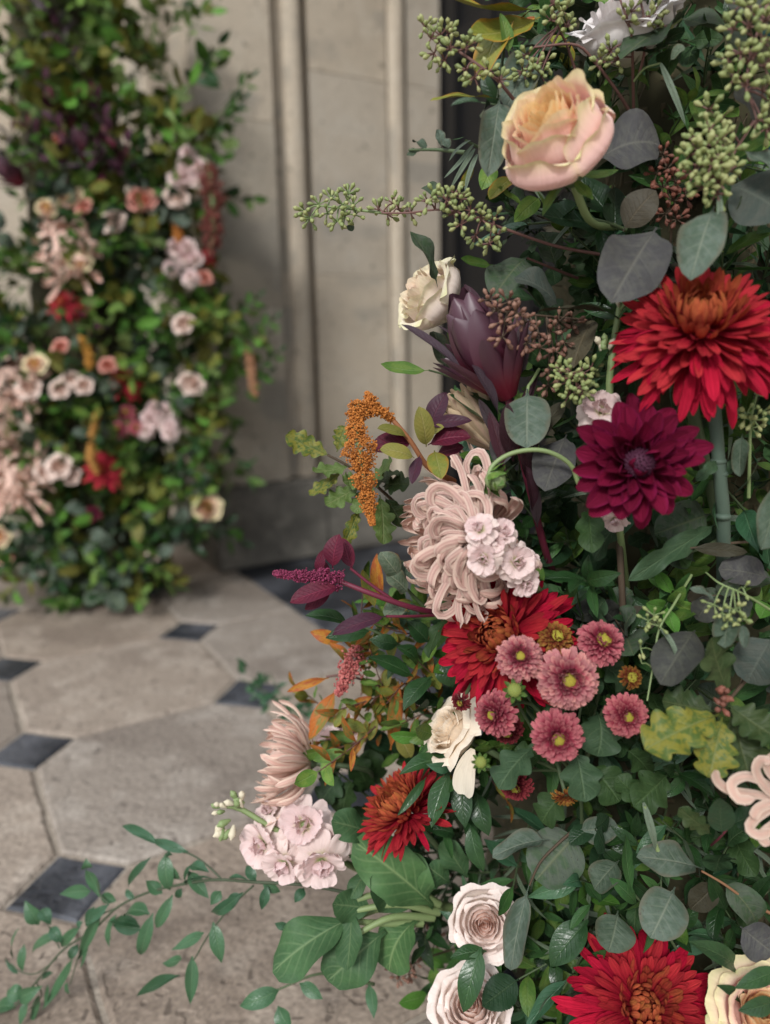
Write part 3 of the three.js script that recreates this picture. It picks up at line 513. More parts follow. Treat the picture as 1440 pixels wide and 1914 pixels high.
// seeded eucalyptus pods
GEO.pod = new THREE.LatheGeometry([[0.001, 0], [0.1, 0.06], [0.2, 0.35], [0.26, 0.62], [0.24, 0.74], [0.14, 0.84], [0.07, 0.95], [0.001, 1]].map(([x, y]) => new THREE.Vector2(x, y)), 7);
function podUmbel(parent, pos, dir, n, size, mats, r, stalks, spread = 1.25) {
  const q = frame(dir, V(0.2, 0.3, 0.9));
  for (let i = 0; i < n; i++) {
    const th = Math.sqrt((i + 0.4) / n) * spread + rr(-0.12, 0.12, r), az = i * 2.39996 + rr(-0.3, 0.3, r), d = V(Math.sin(th) * Math.cos(az), Math.cos(th), Math.sin(th) * Math.sin(az)).applyQuaternion(q), l = size * rr(0.75, 1.1, r), s = pos.clone().addScaledVector(d, size * rr(0.45, 0.8, r));
    const m = part('seed_pod', GEO.pod, mats[Math.floor(r() * mats.length)], parent); m.position.copy(s).sub(parent.position); m.quaternion.setFromUnitVectors(V(0, 1, 0), d); m.scale.set(l * 1.05, l, l * 1.05);
    stalks.push(tube([pos.clone().sub(parent.position), s.clone().addScaledVector(d, l * 0.1).sub(parent.position)], size * 0.07, size * 0.09, 4, 1));
  }
}
function seedSpray(parent, pts, tips, size, mats, seed, stemMat = M.stemPale, n = 7) { // pts: stem in photo pixels; tips: [x, y, d, (count)] umbels joined to the stem
  const r = rng(seed), stalks = [];
  const ws = pts.map((p) => W(...p)); stemP(parent, ws, size * 0.2, size * 0.1, stemMat);
  const curve = new THREE.CatmullRomCurve3(ws);
  for (const [x, y, d, c] of tips) {
    const e = W(x, y, d); let best = null; for (let i = 0; i <= 20; i++) { const q = curve.getPointAt(i / 20); if (!best || q.distanceTo(e) < best.distanceTo(e)) best = q; }
    const dir = e.clone().sub(best); if (dir.length() < size) dir.copy(DIR(rr(-1, 1, r), rr(-0.2, 1, r), 0.7)).multiplyScalar(size);
    if (best.distanceTo(e) > size * 0.3) stalks.push(tube([best, best.clone().lerp(e, 0.5).addScaledVector(UP, size * 0.3), e].map((p) => p.clone().sub(parent.position)), size * 0.11, size * 0.08, 4, 3));
    const dd = dir.normalize().addScaledVector(DIR(0, 0.1, 1), 0.45).normalize();
    podUmbel(parent, e, dd, c || n, size, mats, r, stalks, 1.6);
  }
  if (stalks.length) part('stalk', mergeGeometries(stalks), stemMat, parent);
}
// amaranth tassel: grains packed along a curve
function tassel(parent, pts, r0, c0, c1, seed, o = {}) {
  const r = rng(seed), c = new THREE.CatmullRomCurve3(pts), N = o.n || 700, gs = [], fr = c.computeFrenetFrames(60, false), g0 = new THREE.IcosahedronGeometry(1, 0), np = g0.attributes.position.count;
  for (let i = 0; i < N; i++) {
    const t = r(), k = Math.round(t * 60), p = c.getPointAt(t), prof = o.prof ? o.prof(t) : Math.pow(Math.sin(Math.PI * clamp(0.1 + t * 0.86)), 0.6), lump = 0.6 + 0.8 * vn(t * 26, seed, 3), a = r() * 6.283, R = r0 * prof * lump * (r() < 0.2 ? rr(1, 1.4, r) : rr(0.5, 1.05, r)), s = (o.grain || 0.0016) * rr(0.6, 1.25, r);
    const g = g0.clone(); g.scale(s, s * 1.3, s); g.rotateX(r() * 3); g.rotateZ(r() * 3);
    const q = p.clone().addScaledVector(fr.normals[k], Math.cos(a) * R).addScaledVector(fr.binormals[k], Math.sin(a) * R).sub(parent.position); g.translate(q.x, q.y, q.z);
    const cc = mix(c0, c1, r()), col = new Float32Array(np * 3); for (let j = 0; j < np; j++) { col[j * 3] = cc[0]; col[j * 3 + 1] = cc[1]; col[j * 3 + 2] = cc[2]; }
    g.setAttribute('color', new THREE.BufferAttribute(col, 3)); gs.push(g);
  }
  const m = part('seed_head', mergeGeometries(gs), M.solid, parent); m.userData.kind = 'stuff';
  part('stem', tube(pts.map((p) => p.clone().sub(parent.position)), r0 * 0.35, r0 * 0.2, 5), o.stem || M.stemPale, parent);
}
// a flower thing: its head faces `dir`, its stem runs back to `foot`
function flower(name, label, category, group, px, dir, R, build, o = {}) {
  const pos = W(...px), t = thing(name, label, category, group, pos), b = new THREE.Group(); b.name = 'bloom'; t.add(b);
  b.quaternion.copy(frame(dir, o.top || UP)).multiply(Q.setFromAxisAngle(V(0, 1, 0), o.spin || 0));
  build(b, R);
  if (o.foot) { const f = W(...o.foot), a = pos.clone().addScaledVector(dir, -R * 0.1), mid = a.clone().addScaledVector(dir, -a.distanceTo(f) * 0.35); stemP(t, [a, mid, f], o.sw || 0.0035, o.sw || 0.0035, o.stemMat || M.stem); }
  return t;
}
// all meshes below a group joined into one geometry (for blooms too far off to show their petals)
function baked(build, R) {
  const g = new THREE.Group(); build(g, R); g.updateMatrixWorld(true); const out = [];
  g.traverse((m) => {
    if (!m.isMesh) return; const q = m.geometry.index ? m.geometry.toNonIndexed() : m.geometry.clone(); q.applyMatrix4(m.matrixWorld);
    if (!q.attributes.color) { const n = q.attributes.position.count, a = new Float32Array(n * 3), c = m.material.map ? [0.05, 0.1, 0.03] : m.material.color.toArray(); for (let i = 0; i < n; i++) { a[i * 3] = c[0]; a[i * 3 + 1] = c[1]; a[i * 3 + 2] = c[2]; } q.setAttribute('color', new THREE.BufferAttribute(a, 3)); }
    out.push(q);
  });
  return mergeGeometries(out);
}

// ================================================================= the near flower column
const dep = (x, y) => 0.60 + 0.15 * sst(1300, 650, x) + 0.09 * sst(1150, 1900, y);      // depth of its face
// ---- roses
flower('peach_rose', 'large peach and pink garden rose with lime edged outer petals among green seed pods', 'rose', 'garden roses in the near column', [1068, 330, 0.625], DIR(-0.5, 0.5, 0.7), 0.051, (p, R) => rose(p, R, 11, PAL.peach, { open: 0.4, cup: 0.38, h: 1.42, outer: 0.8, layers: [[0.07, 3], [0.13, 3], [0.19, 4], [0.26, 4], [0.33, 5], [0.41, 5], [0.5, 5], [0.61, 5], [0.76, 5], [0.95, 4]] }), { foot: [1165, 425, 0.72], sw: 0.0034, stemMat: M.stemPale });
flower('white_rose', 'loose white rose behind crossing eucalyptus stems at the top of the near column', 'rose', 'garden roses in the near column', [1178, 125, 0.70], DIR(-0.3, 0.78, 0.55), 0.046, (p, R) => rose(p, R, 19, PAL.white, { open: 0.6, h: 1.3, cup: 0.3 }), { foot: [1190, 330, 0.8] });
flower('cream_rose', 'pale cream rose with greenish petal rims behind the dark purple bud', 'rose', 'garden roses in the near column', [850, 590, 0.75], DIR(-0.72, 0.45, 0.35), 0.038, (p, R) => rose(p, R, 23, PAL.lime, { open: 0.55, h: 1.5 }), { foot: [960, 660, 0.82] });
flower('cream_rose', 'half hidden cream rose under the red chrysanthemum with the pink buttons', 'rose', 'garden roses in the near column', [880, 1385, 0.77], DIR(-0.75, 0.5, 0.3), 0.032, (p, R) => rose(p, R, 14, PAL.cream, { open: 0.9, h: 1.4 }), { foot: [960, 1480, 0.85] });
flower('blush_rose', 'pale blush rose with a tight spiral heart facing out above the white rose', 'rose', 'garden roses in the near column', [905, 1712, 0.80], DIR(-0.1, 0.22, 0.95), 0.037, (p, R) => rose(p, R, 15, PAL.blush, { open: 0.75, h: 1.1, outer: 0.85 }), { foot: [1000, 1800, 0.95] });
flower('blush_rose', 'white blush rose with a green leaf across its face low in the near column', 'rose', 'garden roses in the near column', [888, 1900, 0.80], DIR(-0.18, 0.7, 0.65), 0.039, (p, R) => rose(p, R, 16, PAL.blush, { open: 0.7, h: 1.35, outer: 0.9 }), { foot: [1000, 1990, 0.92] });
flower('peach_rose', 'peach rose peeping out beside the lowest red chrysanthemum', 'rose', 'garden roses in the near column', [1428, 1925, 0.66], DIR(-0.25, 0.7, 0.6), 0.042, (p, R) => rose(p, R, 17, PAL.peach, { open: 0.7, h: 1.3 }), { foot: [1480, 1990, 0.8] });
{ // loose petal below the cream rose
  const t = thing('fallen_petal', 'single cream rose petal hanging below the half hidden cream rose', 'petal', null, W(885, 1400, 0.72));
  const g = ribbon({ prof: (s) => 0.24 * Math.max(0.15, shp(0.6, 0.3)(0.03 + s * 0.95)), n: 10, m: 6, th: (s) => -0.7 * (s - 0.3), lift: (s, q) => 0.3 * s * s + 0.1 * Math.sin(s * 5 + q * 4), color: (s, q) => mix([0.8, 0.7, 0.55], [0.82, 0.78, 0.66], q) });
  const m = part('petal', g, M.petal, t); m.quaternion.copy(frame(W(862, 1490, 0.72).sub(W(885, 1400, 0.72)), DIR(-0.5, 0.3, 0.8))); m.scale.setScalar(0.047);
}
// ---- red chrysanthemums
const RM = 'red chrysanthemums in the near column';
flower('red_chrysanthemum', 'big red chrysanthemum with orange heart above the wine dahlia', 'chrysanthemum', RM, [1308, 612, 0.60], DIR(-0.22, 0.58, 0.78), 0.062, (p, R) => redMum(p, R, 31, { n: 330, spread: 2.05 }), { foot: [1352, 1000, 0.70], sw: 0.0055 });
flower('red_chrysanthemum', 'red chrysanthemum partly behind the pink button chrysanthemums', 'chrysanthemum', RM, [938, 1190, 0.695], DIR(-0.42, 0.28, 0.86), 0.060, (p, R) => redMum(p, R, 32, { n: 280, spread: 1.75 }), { foot: [1060, 1300, 0.82], sw: 0.005 });
flower('red_chrysanthemum', 'red and orange incurved chrysanthemum seen from the side beside broad stock leaves', 'chrysanthemum', RM, [752, 1512, 0.79], DIR(-0.55, 0.7, 0.35), 0.047, (p, R) => redMum(p, R, 33, { n: 240, spread: 1.7, core: 1.3 }), { foot: [830, 1600, 0.9] });
flower('red_chrysanthemum', 'red chrysanthemum with fat orange heart petals at the foot of the near column', 'chrysanthemum', RM, [1203, 1885, 0.70], DIR(-0.05, 0.62, 0.78), 0.064, (p, R) => redMum(p, R, 34, { n: 270, spread: 1.75 }), { foot: [1260, 2000, 0.85], sw: 0.005 });
// ---- buff pink chrysanthemums
const BM = 'buff pink chrysanthemums in the near column';
flower('pink_chrysanthemum', 'large buff pink chrysanthemum with long hooked petals beside pale stock', 'chrysanthemum', BM, [876, 1012, 0.725], DIR(-0.8, 0.05, 0.55), 0.050, (p, R) => buffMum(p, R, 41, { n: 130, spread: 1.6 }), { foot: [1010, 1010, 0.82], sw: 0.005 });
flower('pink_chrysanthemum', 'smaller buff pink chrysanthemum seen in profile above the pale stock spike', 'chrysanthemum', BM, [575, 1425, 0.86], DIR(-0.95, 0.16, 0.15), 0.042, (p, R) => buffMum(p, R, 42, { n: 85, spread: 1.15, fan: 1 }), { foot: [690, 1470, 1.0], sw: 0.003 });
{
  const t = thing('pink_chrysanthemum', 'buff pink chrysanthemum with curled ribbon petals below the mottled oak leaves', 'chrysanthemum', BM, W(1470, 1500, 0.62)), face = DIR(-0.2, 0.5, 0.85);
  for (const p of [[[1470, 1490], [1430, 1462], [1392, 1450], [1368, 1466], [1380, 1492], [1412, 1494]], [[1470, 1500], [1420, 1486], [1370, 1478], [1345, 1462], [1336, 1440]], [[1475, 1505], [1440, 1480], [1415, 1440], [1425, 1420], [1445, 1425]], [[1480, 1500], [1440, 1512], [1412, 1530], [1402, 1548], [1418, 1560], [1445, 1552]], [[1480, 1520], [1450, 1540], [1425, 1565], [1440, 1580]], [[1480, 1495], [1445, 1500], [1418, 1512], [1408, 1530]], [[1480, 1480], [1450, 1455], [1436, 1430], [1450, 1410]]]) ribbonPath(t, p.map(([x, y], i) => W(x, y, 0.60 - 0.006 * i)), 0.0038, face, (s, q) => mix([0.74, 0.48, 0.39], [0.82, 0.65, 0.54], Math.abs(s)));
  stemP(t, [[1475, 1500, 0.61], [1520, 1510, 0.66], [1570, 1530, 0.72]], 0.004, 0.004, M.stem);
}
{ // the long outer petals of the large buff bloom sweep round and hook over, all the same way
  const t = scene.children.find((o) => o.userData.label && o.userData.label.startsWith('large buff pink')), r = rng(411), b = t.children[0].clone(false); b.name = 'outer_petals'; b.quaternion.identity(); b.position.set(0, 0, 0); t.add(b);
  const face = DIR(-0.2, 0.2, 0.95), at = (x, y, d) => W(x, y, d), B = [893, 1008], holder = { position: t.position, add: (m) => b.add(m) };
  for (let i = 0; i < 66; i++) {
    const lay = i % 3, a = lerp(1.35, 5.0, (Math.floor(i / 3) + rr(0, 0.9, r)) / 22), c = Math.cos(a), s2 = Math.sin(a), rho = [150, 122, 88][lay] * rr(0.68, 1.14, r) * (0.82 + 0.18 * Math.abs(s2)), d0 = 0.70 - lay * 0.006, dn = 0.672 - lay * 0.013 + 0.012 * r(), hk = rr(0.35, 1.35, r), bw = rr(-0.16, 0.02, r);
    const q = (f, o, d) => at(B[0] + c * rho * f - s2 * o, B[1] - s2 * rho * f - c * o, d);        // f along the petal, o to its turning side
    ribbonPath(holder, [q(0.08, 0, d0), q(0.42, rho * bw, dn - 0.006), q(0.8, rho * bw * 0.7, dn), q(0.99, rho * 0.05, dn + 0.004), q(0.98, 22 * hk, dn + 0.010), q(0.88 - 0.06 * hk, 31 * hk, dn + 0.014), q(0.86 - 0.12 * hk, 22 * hk, dn + 0.012)], rr(0.0026, 0.0048, r), DIR(rr(-0.7, 0.3, r), rr(-0.4, 0.7, r), 0.8), (s, q2) => mix(mix([0.62, 0.35, 0.31], [0.62, 0.5, 0.3], sst(0.35, 0, q2)), [0.82, 0.64, 0.54], Math.abs(s) > 0.55 ? 0.9 : Math.abs(s) < 0.2 ? 0.55 : 0.1));
  }
}
{ // half open cream bloom under the purple bud
  flower('cream_chrysanthemum', 'half opened cream striped chrysanthemum below the dark purple bud', 'chrysanthemum', null, [925, 835, 0.74], DIR(-0.6, 0.8, 0.1), 0.05, (p, R) => {
    const r = rng(44), g = ribbon({ prof: (t) => 0.085 * (0.5 + 0.5 * sst(0, 0.4, t)) * (1 - 0.8 * sst(0.8, 1, t)), n: 10, m: 4, th: (t) => 0.5 * (t - 0.4), lift: (s) => 0.8 * s * s, color: (s, t) => mix([0.68, 0.55, 0.36], [0.6, 0.34, 0.3], Math.abs(s) < 0.3 ? 0.5 : 0.05) });
    for (let i = 0; i < 26; i++) headPetal(p, g, M.petal, 0.06 + 0.42 * Math.sqrt(i / 26), i * 2.4, R * 0.12, 0, R * rr(1.15, 1.45, r), R * 1.5);
  }, { foot: [960, 900, 0.8] });
}
// ---- dahlia
flower('wine_dahlia', 'deep wine purple dahlia with tight dark heart below the big red chrysanthemum', 'dahlia', null, [1190, 866, 0.605], DIR(-0.08, 0.02, 1), 0.052, (p, R) => dahlia(p, R, 51), { foot: [1165, 1150, 0.70], sw: 0.003, stemMat: M.stemBrown });
{ const t = thing('dahlia_bud', 'nodding green dahlia bud on a long arching stem', 'bud', null, W(1082, 905, 0.66));
  stemP(t, [[1082, 905, 0.66], [1066, 868, 0.655], [1015, 842, 0.65], [955, 848, 0.65], [920, 872, 0.65], [913, 892, 0.65]], 0.0022, 0.002, M.stemPale);
  const p = new THREE.Group(); p.name = 'bud_head'; t.add(p); p.position.copy(W(926, 898, 0.65).sub(t.position)); p.quaternion.copy(frame(DIR(0.85, -0.35, 0.35), UP));
  const r = rng(52); for (let i = 0; i < 16; i++) headPetal(p, LK.fresh.geos[i % 4], LK.fresh.mats[i % 3], 0.25 + 0.06 * i + rr(-0.1, 0.1, r), i * 2.4, 0.003, -0.008, 0.019, 0.02).name = 'sepal';
  part('bud_core', new THREE.SphereGeometry(0.009, 10, 8), M.stemPale, p); }
// ---- button chrysanthemums
const BT = 'button chrysanthemum spray';
for (const [x, y, rad, d, pal, dir, label, o] of [
  [1062, 1270, 63, 0.625, 'pink', [-0.05, 0.12, 1], 'largest pink button chrysanthemum in the middle of its spray', { n: 160 }],
  [1043, 1378, 54, 0.63, 'rose', [-0.12, -0.02, 1], 'rose pink button chrysanthemum just under the largest one', {}],
  [1172, 1338, 45, 0.64, 'rose', [0.0, 0.05, 1], 'rose pink button chrysanthemum beside the mottled oak leaf', {}],
  [1125, 1200, 49, 0.64, 'rose', [0.12, 0.5, 0.85], 'rose pink button chrysanthemum tipped upward beside a grey eucalyptus leaf', {}],
  [972, 1228, 47, 0.635, 'pink', [-0.1, 0.35, 0.93], 'pink button chrysanthemum over the heart of the red chrysanthemum', {}],
  [1040, 1192, 37, 0.66, 'gold', [0.1, 0.55, 0.83], 'greenish half opened button chrysanthemum with a lime eye', { eye: 0.36, n: 90 }],
  [925, 1335, 47, 0.65, 'rose', [-0.62, 0.05, 0.78], 'rose pink button chrysanthemum turned aside beside the cream rose', {}],
  [948, 1365, 34, 0.68, 'wine', [-0.2, -0.45, 0.87], 'dark rose button chrysanthemum tucked under its paler neighbour', { n: 100 }],
  [964, 1468, 36, 0.68, 'wine', [-0.25, -0.3, 0.9], 'dark wine button chrysanthemum half under a lobed leaf', { n: 110 }],
  [1058, 1488, 30, 0.68, 'gold', [0.1, -0.8, 0.55], 'yellow backed button chrysanthemum facing downward', { n: 90 }],
  [1180, 1266, 25, 0.66, 'gold', [0.1, 0.2, 1], 'small greenish button chrysanthemum just opening', { eye: 0.45, n: 60 }],
  [862, 1312, 22, 0.69, 'wine', [-0.5, -0.3, 0.8], 'tiny dark wine button chrysanthemum beside the cream rose', { n: 70 }],
]) flower('button_chrysanthemum', label, 'chrysanthemum', BT, [x, y, d], DIR(...dir), rad * d / FPX * 0.98, (p, R) => buttonMum(p, R, x + y, pal, o), { foot: [1085, 1460, 0.76], sw: 0.0018 });
for (const [x, y, rad, label] of [[962, 1290, 15, 'round yellow green bud beside the largest pink button chrysanthemum'], [899, 1425, 12, 'small yellow green bud beside the loose cream petal']])
  flower('chrysanthemum_bud', label, 'bud', BT, [x, y, 0.63], DIR(-0.2, 0.4, 0.9), rad * 0.63 / FPX, (p, R) => { budBall(p, 'flower_eye', R, 0, [0.3, 0.3, 0.04], [0.16, 0.2, 0.04], 0.8, x, 50); for (let i = 0; i < 9; i++) headPetal(p, LK.fresh.geos[i % 4], LK.fresh.mats[1], 1.0 + 0.3 * (i % 2), i * 0.7, R * 0.3, -R * 0.7, R * 1.5, R * 1.4).name = 'sepal'; }, { foot: [1040, 1440, 0.75], sw: 0.0015 });
// ---- stock spikes
function stockSpike(label, group, florets, stem, seed, buds = []) {
  const t = thing('stock_spike', label, 'stock', group, W(...stem[0]));
  stemP(t, stem, 0.0042, 0.0028, M.stemPale);
  const ws = new THREE.CatmullRomCurve3(stem.map((p) => W(...p)));
  florets.forEach(([x, y, rad, d, r, u, tw], i) => {
    const b = new THREE.Group(); b.name = 'floret'; t.add(b); const dir = DIR(r, u, tw), R = rad * d / FPX, p = W(x, y, d).addScaledVector(dir, -R * 0.35); b.position.copy(p).sub(t.position); b.quaternion.copy(frame(dir, UP)); stockFloret(b, R * 0.94, seed + i * 5);
    let best = null; for (let k = 0; k <= 16; k++) { const q = ws.getPointAt(k / 16); if (!best || q.distanceTo(p) < best.distanceTo(p)) best = q; }
    stemP(t, [best, p.clone().addScaledVector(dir, -R * 0.45)], 0.0016, 0.0016, M.stemPale, 'floret_stalk', 5);
  });
  buds.forEach(([x, y, rad, d, r, u], i) => { const dir = DIR(r, u, 0.4), q = W(x, y, d), R = rad * d / FPX; for (let k = 0; k < 6; k++) { const m = part('bud', GEO.pod, k % 2 ? M.stemPale : M.budCream, t); m.position.copy(q).sub(t.position).addScaledVector(DIR(Math.cos(k * 1.1 + i), Math.sin(k * 1.1 + i), 0.3), R * 0.35); m.quaternion.setFromUnitVectors(V(0, 1, 0), dir.clone().addScaledVector(DIR(Math.cos(k * 2), Math.sin(k * 2), 0), 0.5).normalize()); m.scale.setScalar(R * 0.95); } });
  return t;
}
M.budCream = std({ color: rgb([0.6, 0.54, 0.4]), roughness: 0.8 });
stockSpike('pale pink stock spike with green tip leaning over the paving', null, [[566, 1540, 58, 0.80, -0.1, 0.45, 0.85], [482, 1580, 54, 0.815, -0.5, 0.15, 0.85], [526, 1622, 50, 0.80, -0.2, -0.25, 0.95], [602, 1622, 60, 0.79, 0.15, -0.3, 0.95], [556, 1588, 42, 0.81, 0, -0.1, 1], [500, 1515, 34, 0.84, -0.4, 0.6, 0.5], [612, 1560, 40, 0.82, 0.5, 0.3, 0.6]], [[700, 1640, 0.90], [600, 1590, 0.84], [510, 1548, 0.825], [445, 1510, 0.825], [415, 1505, 0.82]], 61, [[428, 1540, 30, 0.81, -0.5, -0.6], [450, 1502, 26, 0.82, -0.5, 0.7], [418, 1510, 20, 0.82, -0.9, 0.2]]);
stockSpike('pale pink stock florets tucked against the large buff pink chrysanthemum', null, [[895, 986, 36, 0.625, -0.4, 0.4, 0.8], [942, 992, 36, 0.635, 0.2, 0.5, 0.8], [903, 1045, 40, 0.625, -0.3, -0.1, 0.95], [968, 1050, 44, 0.64, 0.1, 0.1, 1], [995, 1045, 32, 0.66, 0.7, 0.3, 0.6], [985, 1092, 34, 0.655, 0.2, -0.3, 0.9], [925, 1015, 30, 0.63, 0, 0.2, 1]], [[1060, 1180, 0.78], [990, 1080, 0.68], [935, 1010, 0.65], [900, 970, 0.64]], 63);
stockSpike('pink stock floret between the big red chrysanthemum and the dahlia', null, [[1125, 762, 50, 0.655, -0.2, 0.3, 0.9], [1165, 790, 30, 0.66, 0.3, -0.2, 0.9]], [[1160, 1000, 0.74], [1150, 850, 0.69], [1140, 720, 0.665], [1148, 640, 0.66], [1160, 570, 0.66]], 65, [[1128, 655, 26, 0.655, -0.1, 0.8], [1162, 575, 16, 0.655, 0.1, 1]]);
stockSpike('cream stock floret hanging under the wine dahlia', null, [[1150, 975, 30, 0.665, -0.2, -0.5, 0.8]], [[1170, 1100, 0.75], [1160, 1000, 0.68], [1155, 960, 0.67]], 66);
stockSpike('pale stock florets in the shade behind the small profile chrysanthemum', null, [[615, 1385, 32, 0.96, -0.3, 0.4, 0.8], [655, 1365, 34, 0.98, 0.1, 0.5, 0.8], [640, 1400, 26, 0.98, 0, 0.1, 1]], [[720, 1470, 1.02], [660, 1410, 1.0], [625, 1370, 0.98]], 67);
// ---- leucadendron with its strap leaves
{
  const t = flower('purple_leucadendron', 'dark purple leucadendron bud with long pointed bracts on a wine stem', 'leucadendron', null, [948, 735, 0.69], DIR(-0.48, 0.85, 0.22), 0.093, (p, R) => leucadendron(p, R, 71));
  stemP(t, [[948, 735, 0.69], [968, 820, 0.70], [992, 920, 0.715], [1020, 1030, 0.76], [1060, 1130, 0.86]], 0.0036, 0.004, M.stemWine);
  for (const [a, b, w] of [[[871, 700, 0.675], [750, 603, 0.665], 22], [[932, 775, 0.68], [884, 680, 0.655], 28], [[960, 862, 0.69], [948, 752, 0.66], 34], [[945, 880, 0.69], [915, 770, 0.68], 26], [[990, 905, 0.70], [975, 820, 0.665], 24], [[960, 750, 0.69], [950, 598, 0.66], 30], [[995, 960, 0.71], [985, 870, 0.67], 24], [[1005, 985, 0.715], [1000, 900, 0.69], 22], [[950, 850, 0.69], [895, 745, 0.68], 22], [[985, 880, 0.70], [1010, 745, 0.70], 30], [[935, 690, 0.70], [868, 528, 0.695], 40], [[955, 740, 0.70], [830, 640, 0.69], 24], [[965, 720, 0.70], [985, 590, 0.69], 32], [[950, 760, 0.7], [870, 690, 0.68], 24], [[975, 800, 0.7], [1005, 700, 0.69], 26], [[945, 735, 0.69], [815, 600, 0.68], 26]]) leafP(t, 'purple', a, b, w);
}
// ---- amaranths
const amar = (name, label, pts, r0, c0, c1, seed, o) => { const t = thing(name, label, 'amaranth', o.group, W(...pts[0])); tassel(t, pts.map((p) => W(...p)), r0, c0, c1, seed, o); return t; };
{
  const OR = [[0.32, 0.1, 0.012], [0.52, 0.19, 0.03]];
  const t = amar('hanging_amaranth', 'hanging orange amaranth tassel in front of yellow green oak leaves', [[672, 752, 0.70], [665, 800, 0.69], [675, 850, 0.685], [682, 900, 0.685], [690, 950, 0.685], [697, 982, 0.685]], 0.0092, OR[0], OR[1], 81, { n: 4200, grain: 0.00085, prof: (s) => s < 0.4 ? lerp(0.65, 1.2, s / 0.4) : lerp(1.2, 0.22, (s - 0.4) / 0.6) });
  tassel(t, [[735, 785, 0.71], [712, 768, 0.705], [690, 765, 0.70], [672, 775, 0.695], [660, 785, 0.69]].map((p) => W(...p)), 0.0048, OR[0], OR[1], 82, { n: 1200, grain: 0.00085 });
  tassel(t, [[700, 770, 0.70], [694, 752, 0.70], [685, 732, 0.70]].map((p) => W(...p)), 0.0045, OR[0], OR[1], 83, { n: 700, grain: 0.00085 });
  stemP(t, [[735, 785, 0.71], [768, 825, 0.715], [800, 872, 0.73], [850, 900, 0.76]], 0.0025, 0.003, std({ color: rgb([0.3, 0.12, 0.05]), roughness: 0.6 }));
  for (const [k, a, b, w, mt] of [['olive', [797, 835, 0.71], [784, 757, 0.685], 38, 0], ['olive', [775, 856, 0.705], [708, 838, 0.69], 34, 0], ['olive', [762, 818, 0.71], [704, 798, 0.695], 28, 1], ['olive', [812, 842, 0.715], [826, 895, 0.69], 40, 3], ['burgundy', [803, 800, 0.72], [836, 731, 0.715], 38, 3], ['burgundy', [800, 797, 0.715], [884, 785, 0.70], 26, 3], ['burgundy', [800, 832, 0.715], [882, 815, 0.70], 50, 0], ['burgundy', [772, 828, 0.72], [692, 840, 0.71], 50, 0], ['burgundy', [786, 850, 0.715], [770, 905, 0.70], 24, 3], ['olive', [800, 815, 0.72], [830, 798, 0.7], 24, 0], ['burgundy', [815, 850, 0.72], [868, 835, 0.71], 32, 0]]) leafP(t, k, a, b, w, { mat: mt });
  const u = amar('burgundy_amaranth', 'burgundy amaranth spray reaching out with a fuzzy pointed plume', [[640, 1088, 0.72], [600, 1079, 0.715], [560, 1077, 0.71], [511, 1071, 0.705]], 0.008, [0.1, 0.006, 0.03], [0.26, 0.03, 0.09], 84, { n: 1500, grain: 0.0009, stem: M.stemWine, prof: (s) => 1.0 - 0.8 * s });
  stemP(u, [[640, 1088, 0.72], [690, 1108, 0.72], [765, 1134, 0.735], [840, 1150, 0.78]], 0.0024, 0.003, M.stemWine);
  stemP(u, [[655, 1062, 0.725], [690, 1090, 0.73], [735, 1122, 0.735]], 0.0014, 0.0018, M.stemWine);
  for (const [a, b, w, mt] of [[[622, 1062, 0.72], [634, 997, 0.715], 40, 0], [[595, 1078, 0.725], [604, 1027, 0.72], 20, 0], [[637, 1096, 0.715], [540, 1126, 0.70], 40, 0], [[622, 1100, 0.72], [570, 1140, 0.715], 26, 0], [[610, 1085, 0.73], [608, 1050, 0.73], 20, 0], [[722, 1152, 0.71], [619, 1186, 0.69], 32, 3], [[660, 1065, 0.73], [640, 1005, 0.735], 30, 0]]) leafP(u, 'burgundy', a, b, w, { mat: mt });
  stemP(u, [[722, 1152, 0.71], [760, 1152, 0.72], [830, 1150, 0.76]], 0.0013, 0.0015, M.stemWine);
  amar('coral_amaranth', 'small coral red amaranth plume hanging among autumn leaves', [[672, 1208, 0.83], [660, 1240, 0.825], [645, 1270, 0.82], [631, 1300, 0.82]], 0.010, [0.3, 0.05, 0.05], [0.5, 0.16, 0.14], 85, { n: 600, grain: 0.0014, stem: M.stemRed, prof: (s) => Math.sin(Math.PI * clamp(0.15 + 0.8 * s)) });
}
